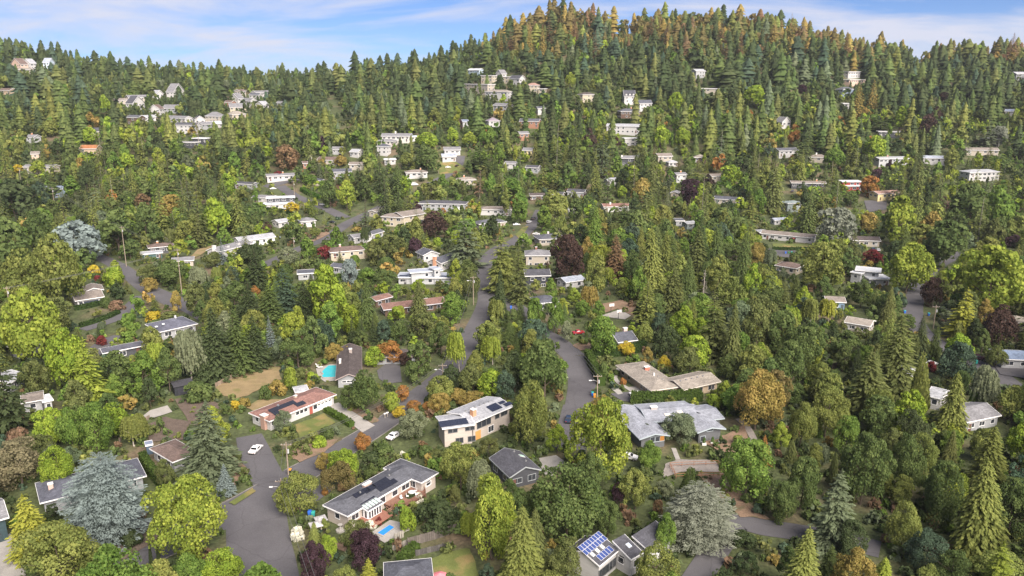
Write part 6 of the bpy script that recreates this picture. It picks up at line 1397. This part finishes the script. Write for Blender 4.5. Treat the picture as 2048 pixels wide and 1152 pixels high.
HAND = """maple yg 375 955 1125 168|atlas sb 212 910 1078 166|maple yo 135 1050 1195 190|deodar yl 70 985 1115 100|maple lg 120 890 985 78|maple pk 40 880 985 110|oval ol 332 915 985 46|spruce sb 453 925 997 44|deodar gb 418 800 962 135|maple fg 380 1110 1200 90|maple lg 445 1100 1185 100|cypress dg 303 1078 1142 9|cypress dg 319 1082 1138 9|cypress dg 245 1122 1170 9|cypress dg 259 1118 1168 9|bush dg 262 1062 1092 52|bush dg 225 1062 1088 46
maple yg 70 575 745 115|maple lg 140 655 790 92|deodar yg 182 672 835 100|oval ol 165 755 855 78|oval mg 240 698 798 80|oval fg 290 700 798 78|oval mg 340 692 792 62|willow pg 385 660 772 78|fir dg 440 608 762 82|fir mg 480 612 752 78|fir dg 415 638 768 62|fir dg 512 628 742 72|maple ol 75 720 800 62|maple lg 103 815 905 62|maple fg 150 812 908 60|maple fg 197 806 912 78|deodar dg 22 678 885 115|bush br 38 855 905 52|bush mg 400 762 806 58|bush fg 264 624 662 42|bush ye 305 622 646 44|bush ol 342 622 642 46|bush mg 213 593 617 26|bush br 237 600 622 38|spruce dg 201 648 692 22|bush rd 204 670 692 24|bush fg 255 662 684 42|bush mg 310 640 662 40
maple yo 122 465 622 112|maple yo 62 495 640 122|maple sb 160 440 532 105|oval mg 240 413 522 92|oval mg 295 403 492 58|fir yo 325 368 482 46|fir mg 365 360 487 50|fir ol 402 363 492 52|maple lg 437 392 484 70|thin ol 350 420 482 42|cedar mg 425 343 422 32|cedar mg 450 345 422 36|cedar ol 405 328 402 38|maple mg 18 428 562 122|maple mg 80 418 502 62|maple dg 40 358 462 110|poplar fg 146 350 412 32|poplar mg 110 363 412 30|oval dg 176 320 392 36|maple lg 255 304 346 38|maple ye 37 328 352 22|maple yg 78 320 356 42|maple ru 285 386 422 42|maple mg 258 380 422 52|bush lg 229 532 576 52|bush ye 190 528 552 30|bush rd 197 550 566 20|spruce sb 446 476 542 24|maple dg 502 488 547 66|maple ol 430 503 542 50|willow pg 402 533 582 46|maple mg 345 518 577 70|maple ol 302 528 572 50|maple mg 260 488 527 42|oval ol 395 560 640 50|maple mg 470 560 625 60|fir dg 500 560 660 60|oval pg 455 620 690 50
maple mg 660 358 422 44|oval yg 694 358 427 38|spruce gb 731 393 467 42|fir dg 722 313 402 46|fir dg 760 298 402 48|cedar mg 797 318 420 40|maple mg 855 288 347 46|maple yo 815 303 342 40|deodar gb 933 423 542 88|deodar yo 1003 458 590 80|deodar ol 1040 485 612 62|oval lg 656 522 670 98|maple sb 701 516 582 42|deodar bg 576 532 642 82|maple bd 870 420 484 64|maple pu 831 473 517 30|maple ol 785 468 527 76|maple fg 615 473 527 44|maple pg 578 493 537 50|maple mg 588 443 494 50|maple rd 650 490 524 34|poplar ye 668 495 522 14|maple ye 585 403 434 50|maple go 682 310 340 36|maple rd 558 341 364 30|maple fg 620 348 377 30|maple ru 575 288 347 62|thin br 958 338 404 30|deodar mg 958 285 347 72|fir dg 520 493 592 62|bush lg 877 473 494 26|oval dg 985 428 492 42|maple ol 936 533 602 52|maple fg 735 533 580 52|maple mg 770 538 584 60|maple lg 838 558 592 46|cedar mg 737 558 662 52|cedar ol 838 558 642 56|maple yo 630 455 480 26|bush go 715 452 466 28|spruce mg 895 385 420 26|maple mg 905 372 402 30
maple yo 1111 378 454 60|maple bd 1133 468 572 82|maple fg 1040 398 452 32|fir ru 1232 468 567 58|cedar yo 1302 450 602 72|fir ol 1342 498 642 62|cedar fg 1185 408 522 60|cedar yo 1190 298 402 36|deodar mg 1214 303 412 36|cedar ol 1302 283 402 46|thin ol 1268 308 402 36|deodar yo 1395 318 374 52|maple lg 1460 328 377 44|cedar mg 1482 453 582 52|fir ol 1390 448 572 62|cedar mg 1432 448 562 60|fir ol 1285 368 482 62|fir mg 1248 388 472 60|deodar yo 1500 388 442 50|oval yo 1190 503 602 56|cedar mg 1375 508 602 46|snag br 1405 538 612 25|oval yo 1434 508 602 60|maple lg 1243 370 404 24|oval mg 1150 395 450 40|maple fg 1165 600 640 40
maple ps 1668 413 502 80|maple yo 1642 483 592 98|maple yg 1812 483 592 96|maple yg 1968 490 645 135|maple mg 1885 438 542 100|oval yg 1795 388 502 76|cedar ol 1830 313 442 50|cedar mg 1872 338 452 44|oval mg 1930 363 472 92|maple fg 1990 368 472 62|thin ol 1956 388 502 46|oval ol 1980 433 507 46|maple or_ 1738 350 402 38|maple go 1735 423 472 52|maple fg 1668 293 347 50|maple lg 1745 268 332 50|cedar ol 1545 298 432 60|maple pu 1752 336 367 32|maple rd 1745 498 537 40|cypress yo 1918 508 592 32|cypress mg 1942 518 602 26|maple bd 1862 553 622 46|maple pu 2026 468 502 52|oval mg 1700 380 420 40|bush fg 1590 460 474 24
maple go 668 686 727 42|maple lg 752 691 737 44|maple or_ 778 679 732 54|maple bd 812 704 737 32|pine mg 838 678 767 68|willow yg 920 664 750 44|willow yg 985 670 735 50|willow yo 995 598 655 46|maple mg 728 738 832 76|maple mg 702 768 825 52|maple yg 783 783 830 38|maple or_ 806 770 808 32|maple yo 880 750 812 78|maple go 880 786 834 66|maple go 945 782 826 66|maple or_ 828 800 832 38|maple ol 945 728 792 62|maple lg 985 738 802 62|maple pg 826 820 884 68|pine mg 600 658 742 88|spruce sb 543 628 702 26|bush yg 582 733 777 38|bush lg 625 743 767 26|oval bg 770 638 692 42|spruce dg 705 628 692 24|spruce dg 725 630 692 24|spruce dg 748 632 694 24|maple ol 845 622 684 62|maple fg 905 583 652 52|maple gb 570 820 870 40|bush go 556 760 792 46|bush mg 530 770 802 32|bush ol 600 735 760 40|fir dg 610 560 660 60|fir mg 545 560 660 70|maple mg 800 640 690 50|bush lg 640 870 895 40|bush mg 655 852 876 40|bush yo 625 862 885 30
maple yo 600 945 1032 88|maple lg 690 893 962 72|maple bo 676 920 988 72|maple or_ 727 866 908 42|maple pu 634 1082 1178 68|maple pu 730 1062 1148 78|deodar yl 738 1115 1195 62|maple lg 662 1068 1132 42|maple yo 920 885 985 84|willow pg 960 923 1012 62|maple yg 985 953 1125 125|bush dg 880 1003 1058 100|bush lg 815 1013 1064 40|bush go 487 795 818 30|bush ye 470 800 822 26|maple go 915 776 815 44|maple or_ 862 800 832 36|maple ye 800 812 842 34|maple go 650 905 945 36|maple ye 700 690 722 30|maple go 960 800 836 40|bush or_ 650 975 992 16|maple go 300 555 590 36|maple or_ 510 570 600 26|maple ye 1345 600 640 30|bush fl 597 1053 1080 30|bush fl 742 1040 1058 26|bush fl 806 902 925 20|bush mg 770 890 925 50|bush dg 740 905 940 50|bush mg 850 890 915 40|bush ol 875 900 925 45|bush fl 838 985 1005 22|bush rd 758 1032 1052 14|bush dg 820 985 1005 30|bush lg 792 1008 1024 18
maple fg 1072 593 667 44|maple fg 1108 593 672 48|maple fg 1205 631 718 74|oval lg 1366 610 702 68|maple dg 1330 648 722 62|deodar ol 1430 578 724 82|thin yo 1290 558 664 52|thin ol 1350 545 642 52|maple ye 1252 681 718 40|maple ye 1328 710 744 34|maple ol 1376 693 758 62|maple mg 1085 678 805 112|maple yo 1060 758 905 95|maple yg 1195 792 968 135|maple lg 1425 788 824 40|maple gb 1360 828 892 78|maple go 1510 738 865 112|cedar mg 1022 640 702 50|bush mg 1209 722 762 20|maple dg 1030 700 790 60|maple bg 1010 740 810 50|oval pg 1135 640 690 30|fir mg 1040 600 660 40|bush mg 1233 738 752 16|bush or_ 1246 755 772 16|bush mg 1244 768 782 16|bush dg 1290 845 880 26
atlas ps 1395 968 1092 146|maple fg 1490 878 1005 122|maple mg 1130 928 1090 155|fir yo 1045 1008 1185 112|maple fg 1300 883 948 58|maple pu 1235 963 1014 32|maple yo 1270 938 1024 72|maple mg 1215 998 1080 62|maple fg 1332 1028 1115 54|maple yo 1312 1088 1195 105|maple ol 1130 1078 1175 72|cypress mg 1375 928 1004 36|spruce or_ 1525 868 934 36|oval lg 1115 848 912 48|maple mg 1180 905 1000 70|maple ru 1315 998 1038 26|bush dg 1480 1062 1092 60|maple pg 1330 960 1000 40
deodar gb 1665 933 1105 118|cedar yo 1955 916 1125 120|fir yo 1970 848 985 92|maple mg 1870 918 1065 84|maple yo 1800 1003 1110 84|deodar yg 1990 1083 1255 112|fir yg 1760 1113 1225 68|fir yo 1590 1048 1235 112|maple mg 1600 913 1025 84|oval yo 1620 883 965 52|maple mg 1720 868 1015 112|maple mg 1805 868 995 72|maple lg 2042 843 940 72|maple mg 2015 958 1085 84|oval yo 1760 918 1004 48|maple dg 1700 1040 1130 70|maple bg 1850 1060 1150 80|maple mg 1560 960 1050 70|maple mg 1900 1100 1200 90
fir ol 1790 618 795 98|fir ol 1735 698 835 104|cypress yo 1835 698 835 44|maple bd 1995 608 704 80|deodar yl 1920 573 684 74|maple bg 1912 683 774 74|willow pg 1957 733 820 78|cedar yo 1900 743 865 74|bush fg 1952 783 818 38|oval mg 1690 658 724 74|maple bo 1545 738 850 70|snag br 1610 655 704 16|snag br 1629 658 704 16|willow yo 1622 598 662 42|willow yl 1656 598 652 40|maple mg 1812 628 664 42|maple mg 1580 680 790 80|maple yo 1650 770 880 90|maple mg 1560 620 720 80|oval ol 1510 600 720 70|maple mg 1750 790 890 80|maple fg 1690 830 920 70|cedar ol 1460 600 740 60|maple yo 1600 800 900 70|bush rd 1862 722 744 30|maple ol 1990 690 740 50|maple yo 2020 770 850 70
maple yg 1140 143 184 24|maple lg 855 263 307 52|maple lg 905 253 292 26|oval yo 870 213 262 36|maple lg 1350 183 234 32|maple lg 1510 168 222 52|maple fg 975 248 302 42|maple yg 940 262 300 36|cedar go 1715 163 244 42|cedar go 1742 158 238 34|deodar mg 1757 213 269 62|poplar lg 1797 211 269 24|maple bd 1852 226 279 38|maple bd 1886 183 209 32|maple pu 1604 168 194 28|maple lg 1322 248 304 40|maple lg 1365 252 302 34|maple mg 905 240 275 30|maple lg 212 188 234 24|maple yo 100 238 280 42|maple lg 182 253 294 36|deodar gb 1970 232 300 50|maple ps 1995 250 300 40|fir yo 1395 30 118 16|fir ru 1450 70 130 20.3|cedar ru 1150 30 90 23.2|fir ru 1100 30 95 26.1|fir ru 1190 60 130 26.1|cedar go 1085 50 120 26.1|fir ru 1480 60 125 20.3|fir go 1545 30 110 26.1|cedar ru 1300 30 90 29|fir ru 1330 40 100 23.2|cedar go 1060 40 120 23.2|fir ru 1690 60 130 20.3|fir go 1580 25 100 26.1|fir ru 1440 30 100 23.2|fir go 1000 60 120 20.3|fir ru 1020 55 120 20.3|cedar go 1840 75 130 34.8|cedar ru 2020 65 130 37.7|fir go 1990 70 130 26.1"""  # amber and rusty hilltop conifers: warm low light painted as crown colour
GRID = {}
def near_tree(x, y, r):
    i, j = int(x//8), int(y//8)
    for a_ in range(i-2, i+3):
        for b_ in range(j-2, j+3):
            for (tx, ty, tr) in GRID.get((a_, b_), ()):
                if (tx-x)**2 + (ty-y)**2 < (r+tr)**2: return True
    return False
def note(x, y, r): GRID.setdefault((int(x//8), int(y//8)), []).append((x, y, r))
for item in HAND.replace('\n', '|').split('|'):
    q = item.split()
    sp, cc = q[0], q[1]; u, vt, vb, wp = map(float, q[2:6])
    x, y, z = spot(u, vb - (6 if sp != 'bush' else 2)); fw = proj(x, y, z)[2]; wd = wp*fw/F
    lo, hi = .5, 45.0
    for _ in range(22):
        m_ = (lo+hi)/2
        if proj(x, y, z + m_)[1] > vt: lo = m_
        else: hi = m_
    hgt = lo
    if wd > hgt*1.35 and sp != 'bush': wd = hgt*1.35
    plant(x, y, hgt, wd, sp, PAL[cc], None, None, cc); note(x, y, wd*.40)
    if wp > 20:                                        # trees one recognises are not to be grown over
        vm = (vt + vb)/2; keep_px([(u + wp*.40*math.cos(t_), vt + (vb - vt)*.42 + (vb - vt)*.36*math.sin(t_)) for t_ in np.linspace(0, 6.0, 12)], fw - 1.0, .38 if cc in ('mg', 'dg', 'ol') else .22)
# ---- the woods in between: chosen by where they stand on the land
g = rng(21)
fillers = []; shrubs = []
def covers(x, y, z, hgt, wd):
    u, v, fw = proj(x, y, z + hgt*.5); hw = wd*F/fw*.5*KW/2048; hh = hgt*F/fw*.5*.93*KH/1152; u *= KW/2048; v *= KH/1152
    a0, a1, b0, b1 = int(max(0, u-hw)), int(min(KW, u+hw+1)), int(max(0, v-hh)), int(min(KH, v+hh+1))
    if a1 <= a0 or b1 <= b0: return None
    sub = KEEP[b0:b1, a0:a1] > fw + 2
    if not sub.any(): return None
    yy, xx = np.nonzero(sub); el = ((xx + a0 - u)/max(hw, 1))**2 + ((yy + b0 - v)/max(hh, 1))**2 < 1.0
    if not el.any(): return None
    ids, n_ = np.unique(KID[b0:b1, a0:a1][yy[el], xx[el]], return_counts=True); return ids, n_
TOT = np.bincount(KID.ravel(), minlength=len(BUD))
def allowed(c, commit=True, k_=1.0):
    if c is None: return True
    ok = all(USED[i] + n_ <= BUD[i]*k_*TOT[i] for i, n_ in zip(*c))
    if ok and commit:
        for i, n_ in zip(*c): USED[i] += n_
    return ok
CONI = ('fir', 'cedar', 'thin', 'spruce', 'deodar', 'cypress')
def choose(x, y):
    a_ = x/y; r = g.random(); hill = y > 690
    u = proj(x, y, terr(x, y))[0]
    if hill:
        zt = terr(x, y)
        if a_ < -.02: sp = g.choice(['fir','fir','cedar','thin','maple','oval','pine'], p=[.17,.10,.08,.08,.26,.20,.11])
        else: sp = g.choice(['fir','cedar','thin','deodar','maple','oval'], p=[.27,.13,.10,.06,.25,.19])
        if sp in ('maple','oval','pine'): cc = g.choice(['mg','dg','ol','fg','yo','bg','lg'], p=[.30,.36,.14,.06,.05,.07,.02])
        else:
            cc = g.choice(['dg','mg','ol','bg','gb'], p=[.56,.20,.12,.09,.03])
        if zt > (96 if a_ < .38 else 82) and a_ > -.05 and g.random() < min(.80, (zt - (96 if a_ < .38 else 82))/34.0): cc = g.choice(['go','bo','ru','yo','ol'], p=[.20,.40,.10,.12,.18])  # golden light on the hilltop put into the tree colours, more often with height
    elif y > 430:
        sp = g.choice(['fir','cedar','deodar','thin','maple','oval','pine','poplar'], p=[.15,.11,.06,.04,.34,.18,.08,.04])
        if sp in CONI: cc = g.choice(['mg','dg','ol','yo','gb'], p=[.32,.16,.26,.20,.06])
        else: cc = g.choice(['mg','fg','ol','yo','lg','dg','yg','go','pu','or_','bd'], p=[.22,.18,.12,.16,.10,.07,.10,.02,.01,.01,.01])
    else:
        right = u > 1250
        sp = g.choice(['fir','cedar','deodar','maple','oval','pine','willow'], p=[.09,.07,.05,.46,.20,.09,.04] if right else [.07,.07,.05,.46,.19,.12,.04])
        if sp in CONI: cc = g.choice(['ol','yo','mg','dg'], p=[.34,.28,.24,.14])
        else: cc = g.choice(['mg','fg','ol','yo','yg','dg','lg','go','bg','gb'], p=[.17,.16,.12,.22,.12,.04,.07,.04,.02,.04])
    if sp == 'pine': cc = g.choice(['mg','dg','ol','bg','gb'], p=[.34,.26,.24,.10,.06])
    A = ASP[sp]
    if sp in CONI: s = .62 + .80*g.random()**.8
    else: s = .60 + .72*g.random()
    if y < 330: s *= .86
    patchy = .88 + .34*math.sin(x*.021 + 1.3*math.sin(y*.017))*math.sin(y*.026 + 2.0 + x*.009)      # stands of old and young trees
    if hill and sp in CONI: s = (.52 + .68*g.random()**1.3)*(.5 + .5*patchy)
    elif hill: s *= patchy
    fat = (1.40 + .85*g.random()) if hill and sp in CONI else 1.14 if sp in CONI else 1.05
    return sp, cc, A[1]*s*g.uniform(.9, 1.12)*(1.04 if sp in CONI else .95), A[0]*s*g.uniform(.85, 1.12)*fat
def inview(x, y, m_=1.0): return abs(x) < y*.70*m_ + 14
tries = 0
def throw(n, y0, y1, pw):
    for _ in range(n):
        y = y0 + (y1 - y0)*g.random()**pw; x = g.uniform(-1, 1)*(y*.70 + 14)
        sp, cc, hgt, wd = choose(x, y); z = terr(x, y)
        if near_tree(x, y, wd*(.30 if y < 640 else .27)): continue
        if taken(x, y, min(3.0, wd*.25)): continue
        if not allowed(covers(x, y, z, hgt, wd)):
            hgt *= .42; wd *= .52
            if not allowed(covers(x, y, z, hgt, wd)): continue
        fillers.append((hgt/math.hypot(x, y), x, y, z, hgt, wd, sp, cc)); note(x, y, wd*(.30 if y < 640 else .27))
throw(6500, 100, 330, .75); throw(12000, 330, 640, .8); throw(20000, 640, 1010, .9)
fillers.sort(reverse=True)
cnt = {}
for t in TREES: cnt[KIND[t[1]]] = cnt.get(KIND[t[1]], 0) + 1
con_m = []; bro_m = []
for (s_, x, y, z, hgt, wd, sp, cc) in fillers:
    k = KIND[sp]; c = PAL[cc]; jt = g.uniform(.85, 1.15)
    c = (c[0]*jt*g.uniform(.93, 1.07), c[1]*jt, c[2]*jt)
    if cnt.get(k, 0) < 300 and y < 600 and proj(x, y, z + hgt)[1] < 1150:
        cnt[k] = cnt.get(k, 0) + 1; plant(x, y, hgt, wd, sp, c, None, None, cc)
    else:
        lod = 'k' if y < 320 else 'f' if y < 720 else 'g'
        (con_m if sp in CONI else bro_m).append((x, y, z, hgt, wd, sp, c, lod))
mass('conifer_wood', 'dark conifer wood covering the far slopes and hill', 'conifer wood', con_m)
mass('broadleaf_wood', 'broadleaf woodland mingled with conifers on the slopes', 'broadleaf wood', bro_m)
# ---- undergrowth and garden shrubs between everything
ug = []
def under(n, y0, y1, pw, big):
    for _ in range(n):
        y = y0 + (y1 - y0)*g.random()**pw; x = g.uniform(-1, 1)*(y*.70 + 12)
        if taken(x, y, .8, False): continue
        z = terr(x, y); s = g.uniform(.45, 1.1)*big; hgt = 2.2*s; wd = 3.0*s
        if not allowed(covers(x, y, z, hgt, wd), True, 1.3):
            hgt *= .35; wd *= .5
            if not allowed(covers(x, y, z, hgt, wd), True, 1.5): continue
        if wd < .8: continue
        cc = g.choice(['mg','dg','ol','yo','fg','gb','br','bg','go','ru'], p=[.26,.22,.18,.08,.07,.06,.05,.04,.02,.02]); c = PAL[cc]; j = g.uniform(.8, 1.2)
        ug.append((x, y, z, hgt, wd, 'bush', (c[0]*j, c[1]*j, c[2]*j), 'u' if y < 290 else 'g'))
under(4300, 100, 260, .8, 1.18); under(2800, 260, 480, .85, 1.35); under(1500, 480, 720, .9, 1.9)
mass('undergrowth', 'low shrubs and ground cover under the trees and in gardens', 'undergrowth', ug)
# ------------------------------------------------------------ labels for the trees
SHP = dict(maple='round-crowned tree', oval='upright leafy tree', poplar='columnar tree', pine='pine', fir='fir', spruce='spruce', cedar='dense cedar', cypress='narrow cypress', atlas='spreading cedar', willow='weeping tree', bush='shrub', snag='bare dead tree', deodar='layered cedar', thin='sparse fir')
marks = [(hs, hs.short or ('the ' + hs.root['label']), ((hs.bb[0]+hs.bb[2])/2, (hs.bb[1]+hs.bb[3])/2)) for hs in HOUSES]
marks = [m_ for m_ in marks if len(m_[1].split()) <= 8]
lab = {}
for t in TREES:
    root, sp, cc, pu, pv = t[:5]; best = None
    for hs, sh, (mu, mv) in marks:
        du, dv = pu - mu, pv - mv; dd = math.hypot(du*.8, dv*1.3) + 6*max(0, len(sh.split()) - 8)
        if best is None or dd < best[0]: best = (dd, sh, du, dv)
    dd, sh, du, dv = best
    rel = ('left of' if du < 0 else 'right of') if abs(du) > abs(dv)*1.3 else ('below' if dv > 0 else 'above')
    size = 'tall ' if t[6] > 22 else 'small ' if t[6] < 7 and sp != 'bush' else ''
    colr = CW.get(cc, 'green') + ' ' if sp != 'snag' else ''
    lab.setdefault((size + colr + SHP[sp], rel, sh), []).append(t)
ORD = ['first', 'second', 'third', 'fourth', 'fifth', 'sixth', 'seventh', 'eighth', 'ninth', 'tenth', 'eleventh', 'twelfth']
for (a_, rel, sh), ts in lab.items():
    ts.sort(key=lambda t: t[3])
    for i, t in enumerate(ts):
        s_ = a_ + ' ' + rel + ' ' + sh
        if len(ts) == 2: s_ = ('left ' if i == 0 else 'right ') + s_
        elif len(ts) > 2: s_ = (ORD[i] if i < 12 else str(i + 1) + 'th') + ' ' + a_ + ' ' + rel + ' ' + sh
        if len(ts) > 2 and len(s_.split()) <= 14: s_ = s_.replace(' ', ' from left, ', 1)
        if len(s_.split()) > 16: s_ = ' '.join(w_ for w_ in s_.split() if w_ not in ('tall', 'small', 'leafy', 'round-crowned'))
        t[0]['label'] = ' '.join(s_.split()[:16]); t[0]['category'] = 'shrub' if t[1] == 'bush' else 'tree'; t[0]['group'] = dict(shrub='garden shrubs').get(KIND[t[1]], KIND[t[1]].replace('_', ' ') + 's')
print('TRIS mass', sum(2*len(o_.data.polygons) for o_ in col.objects if o_.get('kind') == 'stuff' and o_.type == 'MESH'), 'unique', 2*sum(len(m_.polygons) for m_ in bpy.data.meshes))
print('TREES', len(TREES), cnt, 'mass', len(con_m), len(bro_m), 'under', len(ug))
# ------------------------------------------------------------ the evening air
m, n, l = newmat('haze'); o = n.new('ShaderNodeOutputMaterial'); pv = n.new('ShaderNodeVolumePrincipled')
pv.inputs['Color'].default_value = (0.86, 0.90, 1.0, 1); pv.inputs['Density'].default_value = 0.00006; pv.inputs['Anisotropy'].default_value = 0.2
l.new(pv.outputs[0], o.inputs['Volume']); M['haze'] = m
b = MB(); b.box(-2605, 2605, -1905, 2605, -2, 235); hz = b.build('haze', 'haze'); tag(hz, 'thin evening haze over the whole valley', 'haze', kind='stuff')
